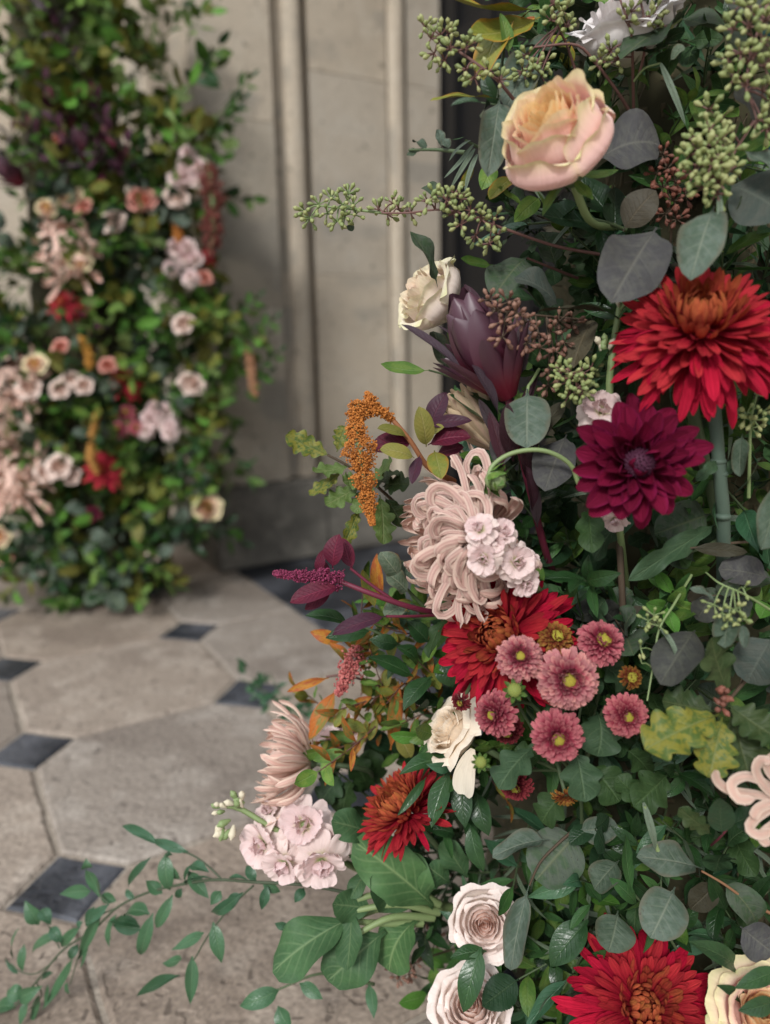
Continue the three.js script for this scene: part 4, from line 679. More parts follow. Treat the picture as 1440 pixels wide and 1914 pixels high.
// ---- oak sprigs
function sprigP(name, label, category, group, stem, leaves, o = {}) { // stem and leaves in photo pixels + depth
  const t = thing(name, label, category, group, W(...stem[0])); stemP(t, stem, o.w0 || 0.0022, o.w1 || 0.0012, o.mat || M.stemBrown);
  for (const l of leaves) leafP(t, l[0], l[1], l[2], l[3], { ...(l[4] === undefined ? {} : { mat: l[4] }), ...(l[5] || {}) });
  return t;
}
sprigP('oak_sprig', 'yellow green oak leaf sprig reaching past the orange tassel', 'oak sprig', null, [[760, 960, 0.82], [700, 905, 0.79], [650, 870, 0.77], [612, 850, 0.765]], [
  ['oak', [618, 852, 0.765], [532, 814, 0.76], 50, 0], ['oak', [630, 845, 0.77], [645, 795, 0.77], 34, 0], ['oak', [655, 870, 0.77], [583, 882, 0.755], 44, 2], ['oak', [640, 880, 0.77], [578, 928, 0.76], 34, 0], ['oak', [675, 905, 0.775], [608, 945, 0.76], 48, 2], ['oak', [680, 895, 0.775], [640, 900, 0.755], 40, 2], ['oak', [700, 905, 0.78], [665, 960, 0.76], 46, 2], ['oak', [672, 950, 0.78], [643, 1022, 0.765], 30, 0], ['oak', [710, 925, 0.78], [718, 1018, 0.75], 46, 2], ['oak', [690, 900, 0.785], [735, 862, 0.76], 46, 2], ['oak', [715, 910, 0.79], [765, 905, 0.77], 50, 4], ['oak', [720, 930, 0.79], [752, 985, 0.77], 46, 4], ['oak', [700, 915, 0.785], [748, 880, 0.78], 50, 4]]);
sprigP('oak_sprig', 'dark oak sprig with one yellow mottled leaf beside the button chrysanthemums', 'oak sprig', null, [[1420, 1240, 0.68], [1370, 1300, 0.63], [1345, 1330, 0.61]], [
  ['oak', [1345, 1335, 0.61], [1205, 1400, 0.585], 100, 0, { roll: 0.1 }], ['oak', [1365, 1300, 0.62], [1328, 1190, 0.60], 84, 4], ['oak', [1350, 1340, 0.61], [1325, 1455, 0.59], 84, 0], ['oak', [1360, 1315, 0.61], [1460, 1385, 0.58], 86, 4], ['oak', [1370, 1330, 0.62], [1400, 1450, 0.6], 90, 4], ['oak', [1340, 1330, 0.625], [1235, 1310, 0.63], 70, 4]]);
{ const t = thing('oak_buds', 'knot of brown oak buds between the dark oak leaves', 'bud', null, W(1348, 1305, 0.6)); const r = rng(9); for (let i = 0; i < 11; i++) { const m = part('bud', GEO.pod, M.podRust[i % 2], t); m.position.set(rr(-0.006, 0.006, r), rr(-0.008, 0.008, r), rr(-0.004, 0.004, r)); m.quaternion.setFromUnitVectors(V(0, 1, 0), DIR(rr(-1, 1, r), rr(-1, 1, r), 0.8)); m.scale.setScalar(0.009); } }
// ---- seeded eucalyptus: [label, stem, tips, leaves, pod mats]
const SE = 'seeded eucalyptus in the near column';
const seeded = (label, stem, tips, leaves = [], o = {}) => {
  const t = thing('seeded_eucalyptus', label, 'eucalyptus', SE, W(...stem[0])); seedSpray(t, stem, tips, o.size || 0.0078, o.mats || M.pod, stem[0][0] + stem[0][1], o.stem || M.stemRed, o.n);
  for (const l of leaves) leafP(t, l[0], l[1], l[2], l[3], { ...(l[4] === undefined ? {} : { mat: l[4] }), ...(l[5] || {}) }); return t;
};
seeded('green seed pod spray pointing over the peach rose beside a long yellow leaf', [[960, 185, 0.66], [930, 150, 0.645], [890, 118, 0.64], [840, 85, 0.64], [795, 60, 0.64]], [[795, 52, 0.64], [806, 72, 0.635], [824, 66, 0.64], [812, 100, 0.64], [838, 62, 0.64], [842, 92, 0.635], [832, 112, 0.64], [868, 92, 0.64], [880, 84, 0.64], [872, 130, 0.64], [888, 145, 0.635], [912, 135, 0.64], [935, 150, 0.64]], [['euc', [935, 178, 0.66], [912, 330, 0.635], 60, 0, { roll: -0.2 }], ['euc', [1000, 100, 0.68], [945, 205, 0.665], 70, 0]]);
seeded('green seed pods clustered above the peach rose', [[1090, 180, 0.70], [1062, 90, 0.68], [1040, 40, 0.66], [1030, 0, 0.655]], [[1035, 8, 0.65], [1052, 22, 0.65], [1030, 38, 0.655], [1060, 50, 0.66], [985, 105, 0.66], [1000, 125, 0.655], [978, 135, 0.66], [1010, 140, 0.66], [1020, 115, 0.665]], [['euc', [1075, 60, 0.68], [1030, 20, 0.67], 42, 3], ['euc', [1070, 110, 0.69], [975, 85, 0.68], 60, 1]]);
seeded('green seed pods on crossing red stems in front of the white rose', [[1185, 220, 0.70], [1183, 120, 0.665], [1180, 60, 0.65], [1160, 0, 0.645], [1150, -40, 0.645]], [[1142, 95, 0.655, 12], [1125, 118, 0.66], [1155, 112, 0.655], [1170, 40, 0.645], [1180, 22, 0.645], [1210, 42, 0.645, 5], [1222, 28, 0.645], [1236, 48, 0.65, 4]], [['euc', [1290, 33, 0.66], [1158, 108, 0.64], 76, 4, { roll: 0.5 }], ['eucgrey', [1235, -20, 0.63], [1450, 40, 0.6], 120, 4, { roll: -0.2 }], ['euc', [1262, 35, 0.66], [1395, 95, 0.64], 84, 4], ['euc', [1252, 116, 0.64], [1283, 84, 0.63], 24, 2], ['strap', [1235, 118, 0.65], [1283, 235, 0.65], 12, 0]]);
{ const t = scene.children[scene.children.length - 1]; stemP(t, [[1185, 220, 0.70], [1150, 165, 0.68], [1115, 120, 0.67], [1080, 85, 0.66], [1000, 88, 0.66]], 0.0016, 0.001, M.stemRed); stemP(t, [[1195, 140, 0.665], [1205, 95, 0.655], [1205, 40, 0.65], [1195, -10, 0.65]], 0.0013, 0.001, M.stemRed); stemP(t, [[1205, 85, 0.655], [1240, 60, 0.65], [1275, 35, 0.645]], 0.0012, 0.0009, M.stemPale); stemP(t, [[1185, 152, 0.67], [1205, 128, 0.66], [1235, 118, 0.655]], 0.0011, 0.0009, M.stemPale); }
seeded('heavy green seed pod spray hanging at the top edge of the near column', [[1450, -30, 0.60], [1420, 50, 0.585], [1400, 120, 0.58], [1395, 170, 0.58]], [[1385, 10, 0.58], [1410, 20, 0.575], [1430, 40, 0.575], [1400, 50, 0.57], [1425, 75, 0.57], [1372, 55, 0.58], [1360, 118, 0.58], [1385, 100, 0.57], [1410, 105, 0.575], [1430, 125, 0.575], [1375, 145, 0.575], [1395, 160, 0.57], [1425, 170, 0.58], [1438, 190, 0.58], [1415, 225, 0.58], [1432, 240, 0.58]], [['eucgrey', [1420, 230, 0.62], [1375, 160, 0.61], 60, 1]], { size: 0.0085 });
seeded('dense ball of green seed pods above a grey green pointed leaf', [[1430, 190, 0.66], [1395, 250, 0.62], [1365, 300, 0.59], [1345, 345, 0.59]], [[1325, 245, 0.585], [1300, 265, 0.58], [1315, 285, 0.575], [1290, 290, 0.58], [1335, 275, 0.58], [1350, 260, 0.585], [1310, 310, 0.575], [1295, 325, 0.58], [1330, 310, 0.57], [1345, 300, 0.575], [1360, 285, 0.58], [1325, 335, 0.575], [1315, 350, 0.58], [1345, 340, 0.575], [1360, 320, 0.58], [1340, 362, 0.58, 5], [1325, 205, 0.6], [1345, 225, 0.6]], [['euc', [1336, 385, 0.59], [1290, 525, 0.57], 80, 0, { roll: 0.1 }], ['strap', [1345, 350, 0.585], [1350, 470, 0.575], 11, 0], ['eucgrey', [1362, 345, 0.62], [1470, 400, 0.6], 118, 4], ['euc', [1383, 280, 0.6], [1460, 330, 0.585], 40, 0]], { size: 0.0088 });
seeded('rusty brown seed pods in the gap beside the dark grey leaves', [[1230, 560, 0.72], [1255, 440, 0.69], [1250, 370, 0.67], [1245, 300, 0.665]], [[1240, 290, 0.66], [1248, 315, 0.655], [1228, 325, 0.66], [1262, 340, 0.66], [1240, 350, 0.66], [1258, 375, 0.665], [1280, 365, 0.67], [1245, 400, 0.67], [1265, 410, 0.67]], [['eucgrey', [1120, 300, 0.67], [1245, 262, 0.655], 128, 0, { roll: 0.1 }], ['eucbrown', [1165, 432, 0.66], [1228, 352, 0.645], 66, 0], ['eucgrey', [1228, 425, 0.63], [1142, 565, 0.60], 118, 0, { roll: -0.1 }]], { mats: M.podRust, stem: M.stemBrown });
seeded('long reddish eucalyptus stem with green seed pods pointing out past the doorway', [[1120, 475, 0.70], [1040, 460, 0.685], [950, 430, 0.67], [880, 405, 0.665], [830, 392, 0.67], [760, 398, 0.69], [715, 398, 0.70]], [[800, 378, 0.66], [815, 368, 0.66], [835, 375, 0.655], [850, 362, 0.66], [862, 372, 0.655], [848, 400, 0.66], [862, 420, 0.655], [880, 395, 0.66], [900, 408, 0.66], [925, 410, 0.665], [890, 440, 0.665], [915, 455, 0.665], [930, 440, 0.67], [745, 392, 0.70], [768, 398, 0.70], [725, 402, 0.71], [735, 380, 0.715], [708, 392, 0.72]], [['euc', [838, 374, 0.68], [785, 345, 0.685], 28, 4], ['euc', [818, 537, 0.69], [768, 428, 0.665], 40, 4, { roll: 0.4 }]]);
seeded('lone green seed pod tip reaching into the open doorway', [[735, 400, 0.72], [690, 395, 0.725], [650, 390, 0.73], [600, 385, 0.735]], [[570, 395, 0.735], [580, 408, 0.73], [597, 382, 0.735], [612, 398, 0.73], [620, 372, 0.735], [640, 382, 0.73], [652, 362, 0.73], [660, 385, 0.725], [645, 405, 0.73], [665, 402, 0.73], [630, 412, 0.73]], [['euc', [650, 418, 0.74], [660, 432, 0.74], 14, 3]], { stem: M.stemPale });
seeded('brownish pink seed pod spray beside the purple bud', [[1110, 600, 0.72], [1060, 595, 0.69], [1010, 590, 0.66], [960, 585, 0.65], [920, 580, 0.65]], [[915, 560, 0.645], [930, 580, 0.64], [950, 565, 0.64], [965, 590, 0.635], [940, 600, 0.64], [980, 600, 0.645], [1000, 620, 0.65], [985, 640, 0.65], [1010, 650, 0.655], [1030, 620, 0.66], [1045, 600, 0.67], [1070, 605, 0.675], [1035, 655, 0.665], [1055, 640, 0.67], [1030, 690, 0.67], [1045, 700, 0.675], [1025, 720, 0.68], [940, 630, 0.64]], [['eucgrey', [1043, 572, 0.68], [958, 512, 0.66], 70, 4], ['eucbrown', [1158, 588, 0.66], [1000, 580, 0.64], 40, 1, { roll: 0.7 }], ['eucbrown', [1112, 592, 0.68], [1070, 688, 0.66], 60, 2]], { mats: M.podBrown, stem: M.stemBrown });
seeded('small ball of green seed pods between the purple leaves and pink stock', [[1110, 800, 0.70], [1090, 750, 0.67], [1075, 710, 0.655]], [[1050, 690, 0.645], [1068, 700, 0.64], [1085, 695, 0.645], [1060, 715, 0.64], [1078, 725, 0.64], [1095, 712, 0.65], [1065, 738, 0.645], [1090, 735, 0.645], [1105, 690, 0.66], [1048, 705, 0.65]]);
seeded('thin twig with green seed pods in the dark gap behind the red chrysanthemum', [[1400, 930, 0.66], [1402, 850, 0.64], [1405, 780, 0.63], [1420, 720, 0.62]], [[1395, 775, 0.625, 5], [1410, 785, 0.62, 6], [1425, 770, 0.62, 5], [1420, 720, 0.62, 5], [1405, 800, 0.63, 4], [1432, 700, 0.62, 4]], [['euc', [1388, 810, 0.63], [1383, 892, 0.615], 34, 1]], { stem: M.stemPale });
seeded('slim green twig with opening seed buds beside a grey eucalyptus leaf', [[1293, 1075, 0.68], [1260, 1130, 0.65], [1233, 1175, 0.64], [1222, 1240, 0.635], [1210, 1310, 0.63]], [[1212, 1160, 0.625, 5], [1222, 1150, 0.625, 4], [1232, 1170, 0.625, 3], [1198, 1212, 0.63, 2], [1200, 1240, 0.63, 1]], [['eucgrey', [1300, 1178, 0.64], [1230, 1285, 0.61], 82, 1, { roll: 0 }], ['strap', [1235, 1175, 0.635], [1275, 1255, 0.62], 12, 0]], { size: 0.0065, stem: M.stemPale });
seeded('pale green bud clusters on a thin twig over small eucalyptus leaves', [[1440, 1140, 0.64], [1390, 1110, 0.62], [1345, 1090, 0.62], [1320, 1070, 0.64]], [[1335, 1130, 0.605, 6], [1350, 1145, 0.605, 5], [1375, 1140, 0.60, 7], [1385, 1155, 0.60, 5], [1362, 1160, 0.605, 4], [1390, 1100, 0.61, 2]], [['euc', [1338, 1123, 0.61], [1289, 1098, 0.605], 18, 0], ['euc', [1362, 1140, 0.62], [1355, 1212, 0.6], 50, 1], ['euc', [1388, 1165, 0.61], [1392, 1215, 0.6], 18, 0], ['eucgrey', [1445, 1190, 0.63], [1395, 1280, 0.63], 90, 4]], { size: 0.0065, stem: M.stemPale });
seeded('dried brown seed pods resting low near the paving', [[860, 1770, 0.95], [800, 1790, 0.93], [750, 1810, 0.92]], [[735, 1800, 0.9], [755, 1795, 0.9], [775, 1800, 0.9], [745, 1825, 0.9], [765, 1820, 0.9], [815, 1755, 0.92], [800, 1745, 0.92]], [], { mats: M.podBrown, stem: M.stemBrown });
seeded('brown seed pods in the shade above the blush rose', [[850, 1640, 0.93], [800, 1600, 0.9], [780, 1570, 0.89]], [[770, 1560, 0.88], [785, 1575, 0.88], [775, 1590, 0.88], [800, 1565, 0.89]], [], { mats: M.podBrown, stem: M.stemBrown });
// ---- eucalyptus leaf sprigs
const EU = 'eucalyptus leaf sprigs in the near column';
const euc = (label, stem, leaves, mat = M.stemRed) => sprigP('eucalyptus_sprig', label, 'eucalyptus', EU, stem, leaves, { mat, w0: 0.0016, w1: 0.001 });
euc('grey green pointed eucalyptus leaves among the purple strap leaves', [[1008, 690, 0.69], [995, 712, 0.68], [986, 728, 0.675], [1010, 850, 0.72]], [['euc', [986, 726, 0.675], [985, 838, 0.655], 86, 0, { roll: 0.05 }], ['eucbrown', [985, 838, 0.69], [1058, 750, 0.675], 44, 1], ['eucgrey', [1060, 812, 0.69], [1018, 918, 0.665], 76, 0], ['eucgrey', [960, 790, 0.7], [930, 870, 0.69], 50, 0]], M.stemPale);
euc('round blue grey eucalyptus leaf over dark green ones beside the cream rose', [[1080, 520, 0.74], [1030, 500, 0.715], [985, 482, 0.70]], [['euc', [988, 478, 0.70], [922, 556, 0.68], 80, 4], ['fresh', [922, 495, 0.71], [860, 484, 0.70], 32, 1], ['euc', [1040, 500, 0.71], [1010, 430, 0.71], 60, 4]]);
euc('large round grey green eucalyptus leaves on a thin bent stalk beside the blush rose', [[1080, 1545, 0.75], [1040, 1580, 0.745], [1010, 1612, 0.745], [990, 1655, 0.75]], [['euc', [1028, 1570, 0.745], [915, 1602, 0.735], 42, 0, { roll: 0.4 }], ['euc', [1085, 1552, 0.755], [1000, 1648, 0.745], 110, 3, { roll: 0 }], ['euc', [1078, 1552, 0.745], [1160, 1545, 0.735], 52, 0], ['euc', [990, 1652, 0.75], [952, 1825, 0.735], 46, 0, { roll: 0.15 }]], M.stemBrown);
euc('pale grey eucalyptus leaves on an orange stalk above the lowest red chrysanthemum', [[1450, 1712, 0.70], [1400, 1685, 0.695], [1350, 1650, 0.69], [1312, 1628, 0.69]], [['euc', [1314, 1624, 0.69], [1190, 1600, 0.675], 58, 0, { roll: 0.35 }], ['euc', [1262, 1658, 0.70], [1215, 1758, 0.675], 84, 0, { roll: 0 }], ['euc', [1155, 1702, 0.72], [1138, 1782, 0.70], 74, 1], ['euc', [1345, 1645, 0.70], [1425, 1732, 0.69], 56, 4], ['eucgrey', [1384, 1732, 0.68], [1450, 1785, 0.66], 70, 0], ['euc', [1158, 1608, 0.73], [1106, 1668, 0.72], 56, 1], ['eucbrown', [1340, 1650, 0.72], [1290, 1700, 0.72], 56, 1]], std({ color: rgb([0.24, 0.12, 0.06]), roughness: 0.6 }));
euc('dark grey eucalyptus leaves in the shade under the wine dahlia', [[1440, 1010, 0.70], [1370, 1015, 0.68], [1290, 1025, 0.67]], [['eucbrown', [1290, 1025, 0.67], [1400, 1032, 0.66], 26, 1], ['euc', [1330, 960, 0.71], [1220, 1000, 0.70], 80, 4], ['eucgrey', [1440, 1080, 0.66], [1340, 1062, 0.67], 60, 0], ['euc', [1300, 1050, 0.7], [1240, 1015, 0.69], 60, 4], ['euc', [1450, 900, 0.62], [1425, 1030, 0.6], 50, 1]], M.stemBrown);
// ---- lone leaves and leafy sprigs around the face
const LF = (name, label, stem, leaves, o) => sprigP(name, label, 'leaf sprig', null, stem, leaves, { mat: M.stem, ...o });
LF('yellow_leaf_sprig', 'long yellow green leaves with orange edges at the top of the near column', [[1040, 130, 0.76], [1000, 60, 0.72], [960, 30, 0.70], [930, 185, 0.69]], [['olive', [928, 184, 0.66], [803, 186, 0.645], 54, 5], ['olive', [1010, 32, 0.69], [872, 68, 0.65], 62, 5], ['olive', [1005, 15, 0.68], [835, 0, 0.645], 50, 5], ['olive', [960, 42, 0.70], [898, 148, 0.66], 66, 5], ['fresh', [952, 105, 0.67], [936, 22, 0.66], 28, 0], ['autumn', [975, 60, 0.71], [1000, 30, 0.7], 18, 3], ['autumn', [900, 130, 0.70], [905, 95, 0.7], 14, 3], ['olive', [1060, 140, 0.74], [1030, 60, 0.73], 56, 5]]);
LF('rose_leaf_sprig', 'dark serrated rose leaves below the peach rose', [[1170, 430, 0.70], [1130, 415, 0.685], [1090, 405, 0.68]], [['roseleaf', [1128, 416, 0.685], [1010, 402, 0.67], 100, 0, { roll: 0 }], ['roseleaf', [1140, 400, 0.70], [1080, 330, 0.71], 70, 1], ['fresh', [1060, 350, 0.69], [1100, 325, 0.66], 26, 0], ['roseleaf', [1150, 430, 0.7], [1150, 350, 0.7], 60, 1]]);
LF('narrow_leaf_sprig', 'pale narrow strap leaves against the dark doorway beside the eucalyptus', [[930, 290, 0.72], [895, 275, 0.705], [870, 262, 0.70]], [['strap', [885, 270, 0.70], [830, 335, 0.695], 9, 0], ['strap', [888, 278, 0.70], [842, 352, 0.69], 9, 0], ['strap', [893, 288, 0.70], [868, 358, 0.69], 10, 0], ['strap', [880, 262, 0.70], [838, 300, 0.70], 8, 0], ['lance', [868, 255, 0.71], [838, 262, 0.71], 12, 0], ['olive', [888, 305, 0.70], [860, 352, 0.69], 16, 3], ['fresh', [925, 310, 0.70], [900, 355, 0.69], 34, 2], ['olive', [960, 330, 0.69], [915, 372, 0.67], 36, 5], ['fresh', [980, 380, 0.69], [930, 350, 0.67], 30, 2], ['fresh', [1010, 370, 0.69], [960, 415, 0.67], 34, 2]]);
LF('green_leaf', 'single bright green leaf pointing into the doorway beside the purple bud', [[860, 712, 0.74], [830, 700, 0.735], [802, 692, 0.73]], [['fresh', [804, 692, 0.73], [709, 682, 0.72], 32, 0, { roll: 0.1 }]], { w0: 0.001, w1: 0.001 });
LF('green_leaf', 'soft teal leaf hanging behind the purple bud', [[850, 690, 0.79], [835, 680, 0.785]], [['euc', [835, 690, 0.785], [808, 610, 0.78], 34, 2], ['lance', [850, 720, 0.79], [870, 760, 0.77], 22, 0]]);
LF('teal_twig', 'small teal leaved twig against the doorway stone below the yellow leaf', [[870, 285, 0.78], [820, 280, 0.80], [765, 280, 0.82]], [['euc', [800, 282, 0.81], [772, 262, 0.82], 22, 1], ['euc', [790, 282, 0.82], [760, 290, 0.82], 20, 4], ['euc', [825, 278, 0.8], [820, 240, 0.8], 18, 0], ['euc', [840, 280, 0.79], [828, 258, 0.79], 20, 0]]);
LF('green_leaf_sprig', 'glossy green leaves tucked beside the cream striped bloom', [[960, 900, 0.77], [930, 830, 0.74], [905, 770, 0.73]], [['fresh', [925, 862, 0.71], [856, 851, 0.69], 28, 1], ['ruscus', [910, 790, 0.72], [840, 735, 0.70], 40, 3], ['ruscus', [930, 800, 0.72], [865, 722, 0.71], 44, 3], ['ruscus', [930, 850, 0.72], [880, 920, 0.70], 50, 3], ['ruscus', [930, 880, 0.72], [905, 950, 0.72], 40, 0]]);
LF('autumn_sprig', 'autumn sprig of yellow orange and red narrow leaves over the paving', [[800, 1330, 0.90], [740, 1300, 0.87], [690, 1275, 0.855], [640, 1262, 0.85], [610, 1265, 0.85]], [['autumn', [615, 1267, 0.85], [533, 1294, 0.845], 17, 3], ['autumn', [628, 1290, 0.85], [573, 1392, 0.83], 34, 0], ['autumn', [655, 1240, 0.85], [612, 1198, 0.84], 22, 0], ['autumn', [640, 1200, 0.86], [578, 1180, 0.85], 26, 3], ['autumn', [730, 1402, 0.86], [746, 1272, 0.84], 28, 0], ['autumn', [652, 1328, 0.86], [698, 1300, 0.85], 18, 3], ['autumn', [655, 1370, 0.85], [652, 1330, 0.85], 12, 5], ['olive', [690, 1340, 0.86], [670, 1400, 0.85], 18, 3], ['olive', [705, 1340, 0.86], [690, 1385, 0.85], 16, 3], ['autumn', [715, 1120, 0.80], [703, 1032, 0.785], 26, 3], ['olive', [702, 1140, 0.80], [678, 1062, 0.79], 26, 3], ['autumn', [745, 1060, 0.8], [722, 1030, 0.8], 26, 4], ['olive', [680, 1240, 0.85], [640, 1230, 0.84], 22, 3], ['autumn', [720, 1310, 0.86], [770, 1290, 0.85], 20, 0], ['olive', [740, 1370, 0.87], [770, 1420, 0.86], 34, 0], ['autumn', [690, 1220, 0.84], [650, 1180, 0.84], 22, 0]], { mat: M.stemRed });
LF('grey_leaf_sprig', 'pale grey green leaves below the orange tassel', [[800, 1140, 0.80], [760, 1100, 0.78], [740, 1070, 0.77]], [['euc', [748, 1078, 0.76], [708, 1028, 0.745], 40, 2], ['euc', [765, 1110, 0.76], [722, 1070, 0.75], 44, 2], ['euc', [765, 1130, 0.76], [718, 1150, 0.745], 44, 2], ['euc', [770, 1090, 0.77], [735, 1050, 0.77], 40, 1]]);
LF('ruscus_sprig', 'dark glossy ruscus sprig under the burgundy plume', [[840, 1260, 0.86], [770, 1220, 0.81], [700, 1180, 0.78], [640, 1160, 0.77]], [['ruscus', [652, 1166, 0.77], [568, 1148, 0.755], 32, 0], ['ruscus', [690, 1180, 0.775], [606, 1192, 0.76], 36, 0], ['ruscus', [772, 1264, 0.79], [688, 1226, 0.765], 34, 3], ['ruscus', [745, 1205, 0.79], [690, 1195, 0.78], 30, 0], ['ruscus', [780, 1240, 0.79], [740, 1205, 0.77], 34, 3], ['ruscus', [808, 1265, 0.79], [752, 1328, 0.765], 44, 0], ['ruscus', [800, 1200, 0.79], [760, 1160, 0.78], 36, 0], ['ruscus', [820, 1230, 0.8], [850, 1290, 0.79], 40, 0], ['ruscus', [760, 1240, 0.8], [720, 1270, 0.79], 30, 0], ['mumleaf', [842, 1152, 0.73], [796, 1235, 0.71], 34, 4]]);
LF('ruscus_sprig', 'glossy ruscus leaves crossing in front of the side facing red chrysanthemum', [[900, 1420, 0.82], [850, 1425, 0.78], [835, 1430, 0.77]], [['ruscus', [840, 1420, 0.765], [738, 1447, 0.745], 38, 3], ['ruscus', [797, 1453, 0.76], [741, 1528, 0.74], 17, 3], ['ruscus', [842, 1440, 0.77], [805, 1548, 0.75], 44, 3], ['ruscus', [860, 1450, 0.78], [870, 1550, 0.76], 40, 0], ['ruscus', [890, 1480, 0.79], [915, 1570, 0.77], 40, 0], ['ruscus', [850, 1560, 0.8], [800, 1550, 0.79], 34, 0], ['ruscus', [880, 1540, 0.8], [905, 1640, 0.79], 36, 3]]);
LF('mum_leaf_sprig', 'lobed blue green leaves under the button chrysanthemums', [[1090, 1560, 0.78], [1085, 1480, 0.73], [1075, 1400, 0.70], [1090, 1300, 0.69]], [['mumleaf', [1000, 1395, 0.67], [930, 1475, 0.65], 80, 0], ['mumleaf', [1075, 1400, 0.68], [1095, 1500, 0.66], 84, 0], ['mumleaf', [1100, 1430, 0.69], [1160, 1500, 0.67], 84, 3], ['mumleaf', [1115, 1330, 0.69], [1120, 1420, 0.67], 90, 0], ['mumleaf', [1120, 1240, 0.69], [1170, 1290, 0.68], 70, 0], ['mumleaf', [1110, 1160, 0.70], [1130, 1120, 0.68], 60, 0], ['mumleaf', [1080, 1290, 0.69], [1130, 1280, 0.68], 60, 0], ['mumleaf', [1250, 1445, 0.68], [1185, 1508, 0.66], 80, 3], ['mumleaf', [1170, 1400, 0.69], [1220, 1450, 0.68], 70, 3], ['mumleaf', [1010, 1420, 0.70], [960, 1400, 0.69], 50, 3], ['mumleaf', [1060, 1480, 0.7], [1010, 1540, 0.7], 70, 3]]);
LF('mum_leaf_sprig', 'jagged green leaves on the stalk below the wine dahlia', [[1360, 980, 0.72], [1340, 1010, 0.70], [1240, 1050, 0.68]], [['mumleaf', [1345, 975, 0.69], [1175, 1085, 0.65], 44, 0], ['mumleaf', [1230, 1000, 0.7], [1290, 1060, 0.69], 60, 3], ['mumleaf', [1250, 1150, 0.7], [1180, 1190, 0.68], 90, 3], ['mumleaf', [1100, 950, 0.68], [1108, 1035, 0.65], 54, 3], ['mumleaf', [1170, 960, 0.70], [1110, 1050, 0.69], 50, 0]]);
LF('stock_leaf_rosette', 'broad soft green stock leaves on pale stalks beside the blush rose', [[860, 1700, 0.90], [780, 1690, 0.86], [700, 1700, 0.85], [640, 1730, 0.84]], [['stockleaf', [700, 1560, 0.83], [620, 1535, 0.80], 60, 4], ['stockleaf', [810, 1695, 0.84], [655, 1565, 0.80], 96, 2, { roll: 0.1 }], ['stockleaf', [790, 1690, 0.84], [690, 1640, 0.80], 90, 0], ['stockleaf', [660, 1715, 0.82], [500, 1820, 0.79], 96, 0, { roll: 0.2 }], ['stockleaf', [658, 1690, 0.82], [650, 1815, 0.78], 48, 4], ['stockleaf', [720, 1740, 0.83], [605, 1840, 0.80], 90, 0], ['stockleaf', [700, 1700, 0.82], [620, 1690, 0.80], 60, 4], ['stockleaf', [780, 1720, 0.84], [720, 1820, 0.82], 90, 2], ['stockleaf', [690, 1620, 0.83], [655, 1680, 0.81], 34, 4], ['stockleaf', [800, 1690, 0.84], [720, 1590, 0.82], 100, 2], ['stockleaf', [875, 1640, 0.83], [830, 1570, 0.81], 50, 4], ['stockleaf', [840, 1650, 0.84], [800, 1620, 0.82], 50, 0]], { mat: M.stemPale, w0: 0.006, w1: 0.004 });
{ const t = scene.children[scene.children.length - 1]; for (const p of [[[820, 1705, 0.85], [740, 1690, 0.82], [650, 1705, 0.815]], [[810, 1715, 0.85], [730, 1715, 0.82], [660, 1750, 0.81]], [[820, 1690, 0.85], [760, 1650, 0.82], [700, 1600, 0.81]], [[800, 1700, 0.85], [720, 1670, 0.825], [640, 1690, 0.815]], [[790, 1725, 0.85], [700, 1725, 0.83], [640, 1720, 0.82]]]) stemP(t, p, 0.0048, 0.003, M.stemPale); }
LF('lance_leaf_sprig', 'dark pointed leaves around the lowest red chrysanthemum', [[1330, 1950, 0.80], [1300, 1850, 0.75], [1250, 1750, 0.73], [1185, 1670, 0.72]], [['lance', [1182, 1668, 0.71], [1168, 1556, 0.695], 26, 0], ['lance', [1190, 1690, 0.72], [1140, 1640, 0.71], 28, 0], ['ruscus', [1392, 1815, 0.68], [1288, 1758, 0.66], 40, 0], ['ruscus', [1460, 1812, 0.64], [1372, 1848, 0.625], 32, 3], ['ruscus', [1100, 1720, 0.74], [1025, 1810, 0.73], 56, 0], ['ruscus', [1400, 1880, 0.66], [1340, 1840, 0.65], 24, 0], ['lance', [1105, 1690, 0.74], [1065, 1740, 0.73], 20, 0], ['ruscus', [1450, 1870, 0.63], [1380, 1890, 0.62], 34, 0]]);
LF('green_leaf', 'green leaf lying across the white blush rose', [[905, 1780, 0.78], [880, 1785, 0.755]], [['ruscus', [900, 1770, 0.755], [862, 1905, 0.735], 46, 3, { roll: 0 }], ['ruscus', [910, 1778, 0.76], [840, 1790, 0.75], 30, 3]]);
LF('ruscus_tip', 'small glossy leaves below the broad stock leaves near the paving', [[700, 1840, 0.90], [600, 1820, 0.88], [520, 1850, 0.87]], [['vine', [522, 1850, 0.87], [440, 1885, 0.86], 34, 0], ['vine', [560, 1838, 0.87], [605, 1868, 0.86], 26, 0], ['vine', [520, 1880, 0.88], [545, 1925, 0.87], 34, 0], ['vine', [690, 1840, 0.88], [700, 1905, 0.87], 26, 0], ['vine', [540, 1730, 0.86], [510, 1726, 0.86], 16, 3]]);
